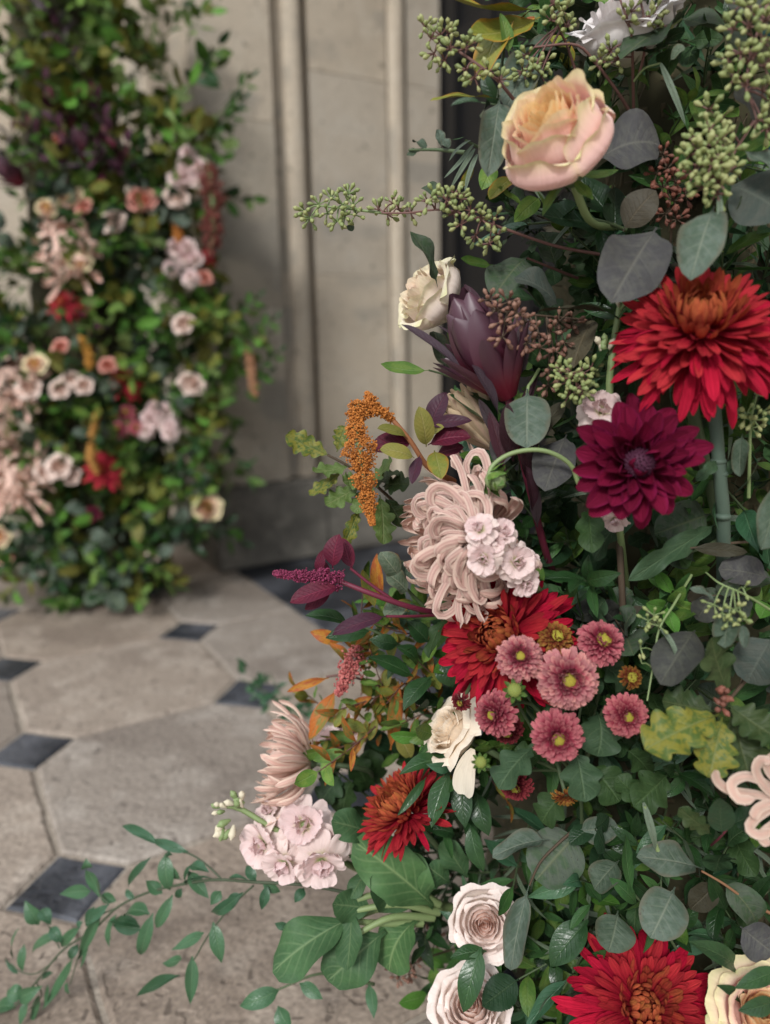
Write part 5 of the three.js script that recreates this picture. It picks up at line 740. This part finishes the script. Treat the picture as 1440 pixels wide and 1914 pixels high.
// grass-like mid green leaf pair by the right hand edge, twig with serrated leaves
LF('bramble_twig', 'crinkled dark green twig beside the curled ribbon petals', [[1330, 1580, 0.70], [1355, 1555, 0.635], [1400, 1500, 0.62]], [['roseleaf', [1350, 1560, 0.63], [1345, 1490, 0.615], 50, 0], ['roseleaf', [1370, 1540, 0.625], [1420, 1520, 0.61], 46, 0], ['oak', [1330, 1560, 0.64], [1270, 1510, 0.63], 40, 4], ['roseleaf', [1390, 1510, 0.62], [1385, 1460, 0.61], 40, 0]], { mat: M.stemWine, w0: 0.0011, w1: 0.0008 });
LF('flat_stem', 'pale flat green stem standing in the shade above the pale eucalyptus leaf', [[1205, 1505, 0.66], [1215, 1550, 0.665], [1230, 1590, 0.67]], [['strap', [1203, 1500, 0.66], [1228, 1592, 0.665], 14, 0], ['mumleaf', [1200, 1500, 0.67], [1150, 1450, 0.67], 50, 3]], { mat: M.stemPale, w0: 0.002, w1: 0.002 });
// tall stalks below the big flowers
{ const t = thing('chrysanthemum_stalk', 'stout grey green stalk with leaf scars under the big red chrysanthemum', 'stalk', null, W(1352, 1040, 0.69)); M.stalkGrey = std({ color: rgb([0.075, 0.115, 0.085]), roughness: 0.65 }); stemP(t, [[1330, 700, 0.63], [1338, 790, 0.64], [1345, 880, 0.65], [1352, 960, 0.665], [1352, 1080, 0.70]], 0.0052, 0.006, M.stalkGrey, 'stem', 9); for (const [x, y, d] of [[1343, 862, 0.648], [1347, 885, 0.652], [1352, 965, 0.664]]) { const m = part('leaf_scar', new THREE.IcosahedronGeometry(0.0062, 2), M.stalkGrey, t); m.position.copy(W(x, y, d)).sub(t.position); m.scale.set(1.1, 0.6, 1.1); } leafP(t, 'mumleaf', [1340, 860, 0.645], [1300, 900, 0.63], 24, { mat: 0 }); leafP(t, 'mumleaf', [1355, 890, 0.65], [1395, 850, 0.64], 30, { mat: 0 }); }
LF('mum_leaf_sprig', 'dusty lobed green leaves behind the profile chrysanthemum and pale stock', [[760, 1560, 0.98], [700, 1500, 0.93], [640, 1450, 0.91], [600, 1420, 0.9]], [['mumleaf', [640, 1450, 0.9], [598, 1500, 0.88], 56, 0], ['mumleaf', [660, 1455, 0.9], [640, 1530, 0.88], 60, 3], ['mumleaf', [640, 1440, 0.9], [600, 1440, 0.9], 40, 3], ['mumleaf', [690, 1480, 0.92], [660, 1420, 0.9], 60, 3], ['mumleaf', [700, 1470, 0.93], [690, 1400, 0.91], 60, 4], ['mumleaf', [650, 1440, 0.92], [630, 1380, 0.91], 50, 3], ['mumleaf', [700, 1500, 0.93], [660, 1560, 0.91], 56, 3], ['mumleaf', [620, 1430, 0.91], [610, 1470, 0.9], 40, 3], ['mumleaf', [720, 1440, 0.93], [700, 1360, 0.92], 50, 3], ['mumleaf', [740, 1420, 0.92], [770, 1360, 0.9], 60, 4], ['euc', [710, 1440, 0.95], [690, 1380, 0.93], 60, 4]], { w0: 0.002 });
// ---- the trailing vine on the paving
{
  const c = (x, y) => [x * 0.4861, 1500 + y * 0.4861];
  const dv = (x) => 0.85 + 0.145 * sst(600, 0, x);                       // it sinks to the floor as it trails away
  const t = thing('trailing_vine', 'long trailing vine of pointed green leaves spilling over the paving', 'vine', null, W(573, 1653, 0.86));
  const P = (x, y, o = 0) => { const [a, b] = c(x, y); return [a, b, dv(a) + o]; };
  const st = (pts, w) => stemP(t, pts.map(([x, y, o]) => P(x, y, o)), w, w * 0.7, M.vineStem, 'stem', 5);
  M.vineStem = std({ color: rgb([0.055, 0.075, 0.04]), roughness: 0.6 });
  st([[1330, 345], [1180, 318], [980, 306], [830, 297], [700, 315], [560, 350], [450, 405], [360, 490], [240, 570], [140, 690], [50, 790], [-30, 820]], 0.0019);
  st([[850, 292], [790, 235], [730, 198], [640, 180], [600, 160]], 0.0013); st([[975, 320], [900, 390], [840, 460], [790, 530], [750, 600], [735, 620]], 0.0013);
  st([[450, 405], [380, 440], [330, 520], [300, 600], [270, 700]], 0.0011); st([[230, 560], [190, 480], [170, 440]], 0.001); st([[220, 600], [130, 660], [60, 640], [20, 600]], 0.001); st([[420, 395], [385, 350], [375, 300]], 0.001); st([[140, 690], [160, 740], [110, 800]], 0.001);
  for (const [x0, y0, x1, y1, w, m] of [[612, 165, 462, 84, 34, 3], [725, 190, 580, 135, 38, 3], [580, 212, 480, 345, 36, 4], [640, 195, 655, 360, 62, 0], [655, 240, 705, 305, 46, 0], [625, 350, 560, 300, 50, 0], [735, 240, 715, 330, 30, 4], [722, 262, 805, 372, 52, 0], [735, 240, 805, 268, 44, 3], [815, 292, 690, 318, 20, 3], [880, 290, 960, 300, 26, 3], [1010, 310, 1080, 345, 40, 0], [1030, 320, 1005, 418, 40, 3], [985, 300, 945, 235, 40, 3], [1170, 330, 1130, 390, 40, 3], [935, 345, 795, 440, 50, 3], [930, 350, 870, 415, 44, 4], [850, 340, 810, 395, 44, 0], [820, 460, 855, 632, 56, 0], [785, 500, 660, 568, 46, 0], [700, 600, 625, 620, 50, 0], [740, 590, 732, 780, 52, 0], [692, 665, 520, 745, 44, 4], [665, 355, 590, 500, 46, 0], [590, 425, 535, 615, 52, 0], [575, 430, 465, 430, 70, 0], [540, 480, 395, 455, 56, 4], [545, 490, 430, 470, 50, 4], [450, 430, 415, 560, 34, 0], [420, 390, 320, 470, 40, 3], [330, 260, 385, 365, 60, 0], [350, 340, 230, 352, 54, 0], [340, 250, 330, 215, 40, 0], [385, 360, 450, 380, 46, 0], [365, 400, 330, 480, 36, 3], [400, 400, 300, 610, 40, 0], [310, 480, 230, 560, 40, 0], [150, 470, 95, 375, 58, 0], [160, 410, 200, 475, 48, 3], [195, 480, 245, 545, 44, 3], [230, 515, 105, 590, 48, 0], [300, 545, 262, 610, 36, 4], [340, 520, 310, 640, 36, 0], [280, 600, 165, 800, 40, 0], [75, 480, 45, 610, 30, 0], [95, 545, 85, 665, 36, 0], [70, 660, 20, 605, 20, 3], [95, 735, 20, 725, 62, 0], [75, 750, 165, 705, 60, 0], [160, 680, 205, 655, 34, 4], [60, 790, -40, 810, 70, 5], [110, 760, 75, 860, 36, 0], [150, 740, 115, 860, 34, 0], [260, 690, 265, 740, 22, 0], [640, 205, 665, 200, 24, 4], [185, 700, 170, 790, 30, 0], [320, 460, 300, 490, 30, 3], [520, 370, 480, 330, 26, 3], [700, 330, 680, 370, 30, 4]]) leafP(t, 'vine', P(x0, y0), P(x1, y1, -0.012 + 0.024 * R0()), w * 0.4861, { mat: m, roll: rr(-0.6, 0.6) });
}
// small herb sprig standing on the paving further back
{ const t = thing('herb_sprig', 'small blue green herb sprig trailing over a dark inset tile', 'leaf sprig', null, W(560, 1330, 1.45)); const r = rng(93); stemP(t, [[600, 1350, 1.45], [540, 1320, 1.5], [490, 1290, 1.55], [450, 1268, 1.6]], 0.002, 0.001, M.stem); stemP(t, [[560, 1340, 1.45], [520, 1290, 1.5], [505, 1258, 1.52]], 0.002, 0.001, M.stem); for (let i = 0; i < 46; i++) { const u = r(), x = lerp(590, 450, u) + rr(-14, 14, r), y = lerp(1345, 1265, u) + rr(-26, 20, r), d = lerp(1.45, 1.58, u); leafP(t, 'vine', [x, y, d], [x + rr(-26, 26, r), y + rr(-24, 18, r), d - 0.02], rr(8, 13, r), { mat: 3 * (i % 2), r }); } }

// ---------------------------------------------------------------- what carries the near flowers: moss wrapped post, water bucket, filler foliage
function mossPost(name, label, cx, cz, prof, seed) { // prof: [y, radius]
  const t = thing(name, label, 'flower stand', null, V(cx, 0, cz)), pos = [], uv = [], idx = [], NA = 40, NY = 70, H = prof[prof.length - 1][0];
  const rad = (y) => { for (let i = 1; i < prof.length; i++) if (y <= prof[i][0]) return lerp(prof[i - 1][1], prof[i][1], (y - prof[i - 1][0]) / (prof[i][0] - prof[i - 1][0])); return prof[prof.length - 1][1]; };
  for (let j = 0; j <= NY; j++) for (let i = 0; i <= NA; i++) { const y = H * j / NY, a = i / NA * 2 * Math.PI, r = rad(y) * (0.86 + 0.28 * fbm((i % NA) * 0.4, j * 0.5, 3, seed, 16)); pos.push(Math.cos(a) * r, y, Math.sin(a) * r); uv.push(i / NA * 3, y * 4); if (j < NY && i < NA) { const k = j * (NA + 1) + i; idx.push(k, k + NA + 1, k + 1, k + 1, k + NA + 1, k + NA + 2); } }
  const g = new THREE.BufferGeometry(); g.setAttribute('position', new THREE.Float32BufferAttribute(pos, 3)); g.setAttribute('uv', new THREE.Float32BufferAttribute(uv, 2)); g.setIndex(idx); g.computeVertexNormals();
  part('moss_wrap', g, M.moss, t);
  const r = rng(seed), gs = []; // loose moss threads
  for (let k = 0; k < 900; k++) { const y = r() * H, a = r() * 6.283, q = rad(y) * 0.98, p = V(Math.cos(a) * q, y, Math.sin(a) * q), o = V(Math.cos(a), rr(-0.6, 0.6, r), Math.sin(a)); gs.push(tube([p, p.clone().addScaledVector(o, rr(0.01, 0.03, r)).add(V(rr(-0.01, 0.01, r), 0, rr(-0.01, 0.01, r))), p.clone().addScaledVector(o, rr(0.012, 0.05, r)).add(V(rr(-0.02, 0.02, r), -rr(0, 0.03, r), rr(-0.02, 0.02, r)))], 0.0007, 0.0004, 3, 4)); }
  part('moss_threads', mergeGeometries(gs), M.stemBrown, t).userData.kind = 'stuff';
}
mossPost('moss_post', 'dark moss wrapped post behind the near flowers', 0.40, -0.98, [[0, 0.26], [0.3, 0.24], [0.7, 0.19], [1.1, 0.17], [1.6, 0.17]], 5);
{ const t = thing('water_bucket', 'dark teal flower bucket strapped behind the near seed pods', 'bucket', null, W(1470, 520, 0.82)); const s = 0.82 / FPX;
  const b = part('bucket_body', new THREE.LatheGeometry([[0.001, 0], [0.062, 0.002], [0.068, 0.07], [0.0665, 0.073], [0.0665, 0.078], [0.069, 0.081], [0.074, 0.215], [0.078, 0.218], [0.078, 0.226], [0.071, 0.226], [0.066, 0.08], [0.001, 0.08]].map(([x, y]) => new THREE.Vector2(x, y)), 32), M.teal, t); b.position.y = 0; 
  part('bucket_band', new THREE.TorusGeometry(0.0668, 0.0028, 6, 32).rotateX(Math.PI / 2).translate(0, 0.0755, 0), M.black, t); }

// leafy sprigs: prototypes whose leaves are parts, then clones
function protoSprig(kinds, n, len, leafL, seed, stemMat = M.stem) {
  const g = new THREE.Group(), r = rng(seed), pts = [V(0, 0, 0), V(rr(-0.1, 0.1, r) * len, len * 0.5, rr(-0.05, 0.12, r) * len), V(rr(-0.2, 0.2, r) * len, len, rr(-0.2, 0.2, r) * len)], c = new THREE.CatmullRomCurve3(pts);
  part('stem', tube(pts, leafL * 0.03, leafL * 0.018, 5, 6), stemMat, g);
  for (let i = 0; i < n; i++) {
    const u = lerp(0.15, 1, i / (n - 1)), p = c.getPointAt(u), a = i * 2.4 + rr(-0.4, 0.4, r), tl = i === n - 1 ? 0.1 : rr(0.7, 1.25, r), d = V(Math.sin(tl) * Math.cos(a), Math.cos(tl), Math.sin(tl) * Math.sin(a)), [k, mats] = kinds[Math.floor(r() * kinds.length)], L = leafL * rr(0.7, 1.15, r);
    leafW(g, k, p, p.clone().addScaledVector(d, L), L * LK[k].ratio * rr(0.85, 1.1, r), { r, face: V(0, 0.8, 0).add(V(rr(-0.4, 0.4, r), 0, 0.6)), mat: mats[Math.floor(r() * mats.length)] });
  }
  return g;
}
function scatter(protos, name, label, category, group, spots) { spots.forEach(([pos, dir, scale, spin, k]) => { const g = protos[k % protos.length].clone(); g.name = numbered(name); g.userData = { label, category, group }; g.position.copy(pos); g.quaternion.copy(frame(dir, FACE)).multiply(new THREE.Quaternion().setFromAxisAngle(V(0, 1, 0), spin)); g.scale.setScalar(scale); scene.add(g); }); }
const inPoly = (p, x, y) => { let c = false; for (let i = 0, j = p.length - 1; i < p.length; j = i++) if ((p[i][1] > y) !== (p[j][1] > y) && x < (p[j][0] - p[i][0]) * (y - p[i][1]) / (p[j][1] - p[i][1]) + p[i][0]) c = !c; return c; };
{
  const zone = [[1010, -60], [1000, 200], [1000, 330], [990, 440], [970, 560], [970, 650], [980, 760], [930, 850], [890, 950], [880, 1100], [810, 1170], [800, 1280], [790, 1380], [770, 1480], [790, 1640], [800, 1760], [880, 1960], [1500, 1960], [1500, -60]];
  const r = rng(404), deep = { ruscus: [], mumleaf: [], euc: [], rose: [], light: [], wisp: [] };
  const axis = V(0.40, 0, -0.98);
  let n = 0, guard = 0;
  while (n < 380 && guard++ < 8000) {
    const x = rr(720, 1480, r), y = rr(-50, 1950, r); if (!inPoly(zone, x, y)) continue;
    if (x > 1370 && y > 180 && y < 500 && r() < 0.8) continue;
    const d = dep(x, y) + (n < 270 ? lerp(0.085, 0.2, r()) : lerp(0.16, 0.24, r())), p = W(x, y, d), out = p.clone().sub(axis).setY(0).normalize();
    const dir = out.multiplyScalar(0.8).addScaledVector(DIR(-0.3, 0.3, 0.5), 0.6).add(V(rr(-0.7, 0.7, r), rr(-0.6, 0.7, r), rr(-0.5, 0.5, r))).normalize();
    const key = ['ruscus', 'ruscus', 'mumleaf', r() < 0.5 ? 'euc' : 'wisp', 'rose', 'light', 'light', 'wisp', 'ruscus', 'light'][Math.floor(r() * 10)];
    deep[key].push([p.addScaledVector(dir, -0.05), dir, rr(0.75, 1.2, r), rr(-1.5, 1.5, r), Math.floor(r() * 4)]); n++;
  }
  const P = (kinds, s, stem, L = 0.038) => [0, 1, 2, 3].map((k) => protoSprig(kinds, 11, 0.11, L, s + k, stem));
  scatter(P([['ruscus', [0, 1, 3, 4]], ['lance', [0, 1]]], 510), 'ruscus_filler', 'dark glossy ruscus sprig filling the shade between the near flowers', 'leaf sprig', 'ruscus filler in the near column', deep.ruscus);
  scatter(P([['mumleaf', [1, 3, 4]], ['stockleaf', [1]]], 520), 'lobed_leaf_filler', 'lobed dark green leaf sprig filling the shade between the near flowers', 'leaf sprig', 'lobed leaf filler in the near column', deep.mumleaf);
  scatter(P([['euc', [3, 4]], ['eucgrey', [1, 4]], ['eucbrown', [0, 1]]], 530, M.stemBrown), 'eucalyptus_filler', 'shaded eucalyptus leaf sprig between the near flowers', 'eucalyptus', 'eucalyptus filler in the near column', deep.euc);
  const warm = []; for (let i = 0; i < 22; i++) { const x = rr(650, 860, r), y = rr(1170, 1440, r), d = rr(0.84, 0.95, r); warm.push([W(x, y, d), DIR(rr(-1, 0.3, r), rr(-0.3, 0.9, r), rr(0, 0.8, r)), rr(0.6, 1, r), rr(-2, 2, r), i]); }
  scatter(P([['autumn', [0, 1, 3, 4]], ['olive', [3, 4]], ['fresh', [0, 2]]], 570, M.stemRed), 'autumn_filler', 'yellow orange autumn leaf sprig tucked beside the coral plume', 'leaf sprig', 'autumn filler in the near column', warm);
  scatter(P([['fresh', [0, 1, 2, 3]], ['lance', [0, 2]]], 550), 'bright_leaf_filler', 'brighter yellow green leaf sprig tucked between the near flowers', 'leaf sprig', 'bright leaf filler in the near column', deep.light);
  scatter([0, 1, 2, 3].map((k) => protoSprig([['strap', [0, 1]], ['lance', [0, 2]], ['vine', [0, 3]]], 12, 0.14, 0.05, 560 + k)), 'wispy_filler', 'wispy narrow leaved sprig tucked between the near flowers', 'leaf sprig', 'wispy filler in the near column', deep.wisp);
  scatter(P([['roseleaf', [0, 1]], ['fresh', [1]]], 540), 'rose_leaf_filler', 'dark serrated leaf sprig filling the shade between the near flowers', 'leaf sprig', 'rose leaf filler in the near column', deep.rose);
}

// ================================================================= the far flower column
const fdep = (x, y) => Math.min(2.47 / (0.976 - 0.2166 * (y - 957) / FPX), 0.85 / Math.max(0.05, (0.2166 + 0.976 * (y - 957) / FPX)) - 0.03);
mossPost('moss_post', 'dark moss wrapped post inside the far flower column', AB(0.52, 2.86).x, AB(0.52, 2.86).z, [[0, 0.2], [0.3, 0.22], [0.8, 0.19], [1.2, 0.15], [2.4, 0.15]], 8);
{
  const r = rng(505);
  const edgeL = (y) => y < 250 ? 45 : y < 430 ? 60 : y < 560 ? 20 : -70, edgeR = (y) => y < 60 ? 340 : y < 250 ? 360 : y < 560 ? 385 : y < 640 ? 420 : y < 860 ? 465 : y < 960 ? 435 : y < 1060 ? 380 : 340;
  const bot = (x) => 1075 + 70 * Math.exp(-(((x - 200) / 120) ** 2));
  const sets = { green: [], olive: [], teal: [], wine: [] }; let n = 0, guard = 0;
  while (n < 600 && guard++ < 6000) {
    const x = rr(-80, 450, r), y = rr(-70, 1130, r); if (x < edgeL(y) || x > edgeR(y) || y > bot(x)) continue;
    if (y < 240 && x > 250 && r() < 0.55) continue;
    const back = r(), d = fdep(x, y) + (y > 1000 ? 0 : 0.25 * back * back), p = W(x, y, d); if (p.y < 0.03) continue;
    const dir = DIR(rr(-1, 1, r), rr(-0.5, 0.8, r), rr(0.1, 1, r)); if (y > 1040) dir.y = Math.max(dir.y, 0.1);
    const key = y < 330 ? ['olive', 'olive', 'olive', 'green', 'olive'][Math.floor(r() * 5)] : y > 900 && x > 170 ? ['olive', 'olive', 'green', 'teal'][Math.floor(r() * 4)] : x > 330 ? ['olive', 'green', 'olive'][Math.floor(r() * 3)] : ['green', 'olive', 'teal', 'green'][Math.floor(r() * 4)];
    sets[key].push([p, dir, rr(0.95, 1.5, r), rr(-2, 2, r), Math.floor(r() * 4)]); n++;
  }
  const bits = [[440, 600], [470, 640], [480, 700], [460, 740], [430, 660], [410, 240], [425, 200], [400, 260]]; for (const [x, y] of bits) sets.green.push([W(x - 8, y, fdep(x, y)), DIR(0.7, 0.4, 0.3), 0.9, 1, 1]);
  for (const [x, y] of [[20, 490], [40, 300], [0, 520], [60, 180]]) sets.green.push([W(x, y, fdep(x, y)), DIR(-0.8, 0.3, 0.3), 1.1, 0, 2]);
  for (const [x, y] of [[110, 330], [215, 340], [200, 310], [130, 350], [230, 350], [60, 350], [150, 120], [130, 80], [110, 250], [140, 330], [190, 360], [240, 330], [90, 300], [170, 660], [120, 60], [160, 150], [200, 240], [20, 330]]) sets.wine.push([W(x, y, fdep(x, y) - 0.07), DIR(rr(-0.5, 0.5, r), 0.6, 0.6), 1.0, 0, Math.floor(r() * 4)]);
  const P = (kinds, s) => [0, 1, 2, 3].map((k) => protoSprig(kinds, 8, 0.13, 0.055, s + k));
  scatter(P([['fresh', [0, 1, 2, 3, 5]], ['fresh', [3, 4]], ['ruscus', [3]]], 610), 'green_sprig', 'mid green leaf sprig in the far flower column', 'leaf sprig', 'green sprigs in the far column', sets.green);
  scatter(P([['olive', [1, 3, 4, 5]], ['oak', [0, 2]], ['fresh', [2, 5]]], 620), 'olive_sprig', 'olive and yellow green leaf sprig in the far flower column', 'leaf sprig', 'olive sprigs in the far column', sets.olive);
  scatter(P([['euc', [0, 3]], ['ruscus', [0]], ['roseleaf', [0]]], 630), 'blue_green_sprig', 'blue green leaf sprig in the far flower column', 'leaf sprig', 'blue green sprigs in the far column', sets.teal);
  scatter(P([['burgundy', [0, 3]], ['purple', [0]]], 640), 'burgundy_sprig', 'burgundy leaf sprig in the far flower column', 'leaf sprig', 'burgundy sprigs in the far column', sets.wine);
  // blooms
  const farG = { red: baked((p, R) => redMum(p, R, 301, { n: 90 }), 1), buff: baked((p, R) => buffMum(p, R, 302, { n: 70 }), 1), pink: baked((p, R) => rose(p, R, 303, (L, u, v) => PAL.blush(L, u, v).map((c, i) => c * [0.92, 0.84, 0.8][i]), { open: 0.6 }), 1), coral: baked((p, R) => rose(p, R, 304, PAL.coral, { open: 0.6 }), 1), peach: baked((p, R) => rose(p, R, 305, PAL.peach, { open: 0.6 }), 1), dahlia: baked((p, R) => dahlia(p, R, 306, { n: 40 }), 1), button: baked((p, R) => buttonMum(p, R, 307, 'rose', { n: 70 }), 1), leuca: baked((p, R) => leucadendron(p, R, 308), 1) };
  const farM = std({ vertexColors: true, color: rgb([0.95, 0.93, 0.9]), roughness: 0.85 });
  const far = (name, label, cat, kind, x, y, rad, dir, dd = -0.06) => { const d = fdep(x, y) + dd, m = new THREE.Mesh(farG[kind], farM); m.name = numbered(name); m.castShadow = m.receiveShadow = true; m.userData = { label, category: cat, group: 'blooms of the far flower column' }; const R = 0.88 * rad * d / FPX; m.position.copy(W(x, y, d)); m.quaternion.copy(frame(DIR(...dir), UP)); m.scale.setScalar(R); scene.add(m); };
  const A = [-0.1, 0.35, 0.9];
  far('coral_rose', 'coral rose between two pale roses in the far column', 'rose', 'coral', 270, 390, 30, [0.1, 0.4, 0.9]);
  far('pale_rose', 'pale rose beside the coral rose near the stone jamb', 'rose', 'pink', 331, 383, 26, [0.2, 0.4, 0.9]);
  far('pale_rose', 'larger white pink rose just below the coral rose', 'rose', 'pink', 220, 428, 28, A);
  far('buff_chrysanthemum', 'large buff chrysanthemum above a red one in the far column', 'chrysanthemum', 'buff', 128, 470, 58, [-0.2, 0.1, 0.95]);
  far('red_chrysanthemum', 'red chrysanthemum below the large buff one in the far column', 'chrysanthemum', 'red', 118, 568, 36, [-0.2, 0.4, 0.9]);
  far('pale_rose', 'pale rose beside the round green leaf of the far column', 'rose', 'pink', 356, 728, 27, [0.3, 0.4, 0.8]);
  far('red_chrysanthemum', 'red chrysanthemum under a yellow tassel in the far column', 'chrysanthemum', 'red', 230, 712, 42, [0, 0.5, 0.85]);
  far('red_chrysanthemum', 'round dark red chrysanthemum with an orange tassel across it', 'chrysanthemum', 'red', 191, 878, 44, [-0.05, 0.25, 0.97], -0.1);
  far('button_chrysanthemum', 'pink button chrysanthemum beside pale stock in the far column', 'chrysanthemum', 'button', 237, 772, 22, A);
  far('button_chrysanthemum', 'lower pink button chrysanthemum beside pale stock in the far column', 'chrysanthemum', 'button', 222, 803, 22, A);
  far('buff_chrysanthemum', 'big peach chrysanthemum low in the far column beside pink roses', 'chrysanthemum', 'buff', 30, 900, 56, [0.1, 0.2, 0.97], -0.1);
  far('pale_rose', 'pink rose beside the low peach chrysanthemum', 'rose', 'pink', 120, 880, 28, A, -0.1);
  far('peach_rose', 'small peach rose at the shaded edge of the far column', 'rose', 'peach', 385, 955, 30, [0.3, 0.3, 0.9]);
  far('wine_dahlia', 'wine dahlia peeping from the outer side of the far column', 'dahlia', 'dahlia', 4, 672, 30, [-0.4, 0.3, 0.85]);
  far('buff_chrysanthemum', 'peach chrysanthemum under the wine dahlia of the far column', 'chrysanthemum', 'buff', 28, 718, 52, [-0.3, 0.2, 0.9]);
  far('pale_rose', 'small lilac rose beside the red chrysanthemum under the tassel', 'rose', 'pink', 140, 722, 24, [-0.1, 0.4, 0.9]);
  far('peach_rose', 'peach rose among the burgundy leaves of the far column', 'rose', 'peach', 140, 385, 28, [-0.1, 0.5, 0.85]);
  far('coral_rose', 'small coral bloom above the burgundy leaves', 'rose', 'coral', 115, 270, 16, A);
  far('coral_rose', 'small coral bloom under the rust plume', 'rose', 'coral', 380, 525, 17, [0.4, 0.2, 0.9]);
  far('red_chrysanthemum', 'flat red chrysanthemum at the foot of the rust plume', 'chrysanthemum', 'red', 392, 478, 22, [0.6, 0.5, 0.5]);
  far('pale_rose', 'tiny pale bloom at the foot of the far column', 'rose', 'pink', 290, 1042, 15, A);
  far('purple_leucadendron', 'dark purple bud high in the far column', 'leucadendron', 'leuca', 160, 300, 70, [-0.1, 0.9, 0.3]);
  far('purple_leucadendron', 'wine red bud leaning out of the far column on a dark stem', 'leucadendron', 'leuca', 40, 345, 70, [-0.75, 0.7, 0.2]);
  far('purple_leucadendron', 'purple bud above the other dark bud of the far column', 'leucadendron', 'leuca', 140, 240, 60, [-0.2, 0.9, 0.3]);
  // pale stock clusters
  far('buff_chrysanthemum', 'peach chrysanthemum at the outer foot of the far column', 'chrysanthemum', 'buff', -8, 820, 36, [-0.1, 0.3, 0.9], -0.08);
  far('peach_rose', 'peach rose low at the outer side of the far column', 'rose', 'peach', 8, 1010, 26, A, -0.08);
  far('coral_rose', 'coral bloom among green leaves at the outer foot of the far column', 'rose', 'coral', 18, 1045, 16, A, -0.06);
  for (const [nm, k, x, y, rad, label] of [['peach_rose', 'peach', 90, 400, 22, 'peach rose leaning over the upper buff chrysanthemum'], ['coral_rose', 'coral', 165, 395, 18, 'coral rose beside the peach rose under the burgundy leaves'], ['pale_rose', 'pink', 60, 735, 26, 'blush rose between the peach chrysanthemums of the far column'], ['peach_rose', 'peach', 70, 690, 24, 'peach rose above the blush rose of the far column'], ['pale_rose', 'pink', 160, 728, 20, 'second lilac rose beside the red chrysanthemum under the tassel'], ['pale_rose', 'pink', 118, 735, 22, 'blush rose hugging the lilac roses of the far column'], ['coral_rose', 'coral', 120, 655, 18, 'coral rose above the lilac roses'], ['pale_rose', 'pink', 350, 615, 24, 'blush rose alone among leaves below the rust plume'], ['pale_rose', 'pink', 92, 890, 24, 'blush rose touching the low peach chrysanthemum'], ['pale_rose', 'pink', 145, 895, 20, 'small blush rose between its neighbours and the dark red chrysanthemum'], ['button_chrysanthemum', 'button', 255, 800, 18, 'third pink button chrysanthemum beside pale stock in the far column'], ['coral_rose', 'coral', 205, 690, 18, 'coral rose beside the red chrysanthemum under the tassel'], ['peach_rose', 'peach', 150, 500, 24, 'peach rose under the upper buff chrysanthemum'], ['wine_dahlia', 'dahlia', 175, 960, 20, 'wine dahlia low among olive leaves of the far column']]) far(nm, label, nm.split('_').pop(), k, x, y, rad, [rr(-0.3, 0.3, r), 0.35, 0.9], -0.09);
  for (const [x, y, label] of [[293, 795, 'white stock cluster in the middle of the far column'], [340, 490, 'pale stock cluster beside the rust plume of the far column'], [350, 320, 'faded stock cluster above the rust plume of the far column']]) {
    const t = thing('far_stock_cluster', label, 'stock', 'blooms of the far flower column', W(x, y, fdep(x, y) - 0.07)), r2 = rng(x);
    for (let i = 0; i < 7; i++) { const b = new THREE.Group(); b.name = 'floret'; t.add(b); b.position.copy(W(x + rr(-26, 26, r2), y + rr(-32, 32, r2), fdep(x, y) - 0.08).sub(t.position)); b.quaternion.copy(frame(DIR(rr(-0.4, 0.4, r2), rr(-0.2, 0.5, r2), 0.9), UP)); part('petal_ruff', farStock(), M.petal, b).scale.setScalar(0.028); }
  }
  // tassels
  const tas = (label, pts, w, c0, c1, s) => { const t = thing('amaranth_tassel', label, 'amaranth', 'tassels of the far flower column', W(pts[0][0], pts[0][1], 2.4)); tassel(t, pts.map((p) => W(p[0], p[1], fdep(p[0], p[1]) + p[2] - 2.52)), w, c0, c1, s, { n: 700, grain: 0.004 }); };
  tas('orange tassel hanging over the dark red chrysanthemum', [[182, 775, 2.38], [172, 820, 2.37], [172, 862, 2.36], [182, 885, 2.36]], 0.011, [0.32, 0.15, 0.03], [0.5, 0.26, 0.06], 701);
  tas('orange tassel above the red chrysanthemum of the far column', [[150, 630, 2.45], [165, 655, 2.42], [168, 690, 2.42]], 0.011, [0.36, 0.14, 0.02], [0.5, 0.28, 0.04], 702);
  tas('peach orange tassel hanging beside the stone jamb', [[455, 640, 2.5], [468, 670, 2.48], [472, 710, 2.48], [478, 740, 2.48]], 0.013, [0.36, 0.16, 0.08], [0.5, 0.28, 0.16], 703);
  tas('tall rust red velvet plume against the stone jamb', [[388, 305, 2.42], [397, 360, 2.42], [399, 420, 2.42], [395, 480, 2.42]], 0.03, [0.12, 0.025, 0.018], [0.22, 0.055, 0.04], 704);
  tas('small orange tassel beside the burgundy leaves', [[330, 405, 2.45], [333, 430, 2.45], [335, 455, 2.45]], 0.010, [0.4, 0.14, 0.02], [0.5, 0.2, 0.04], 705);
}
function farStock() { if (!GEO.farStock) GEO.farStock = baked((p, R) => stockFloret(p, R, 401), 1); return GEO.farStock; }
renderer.render(scene, camera);
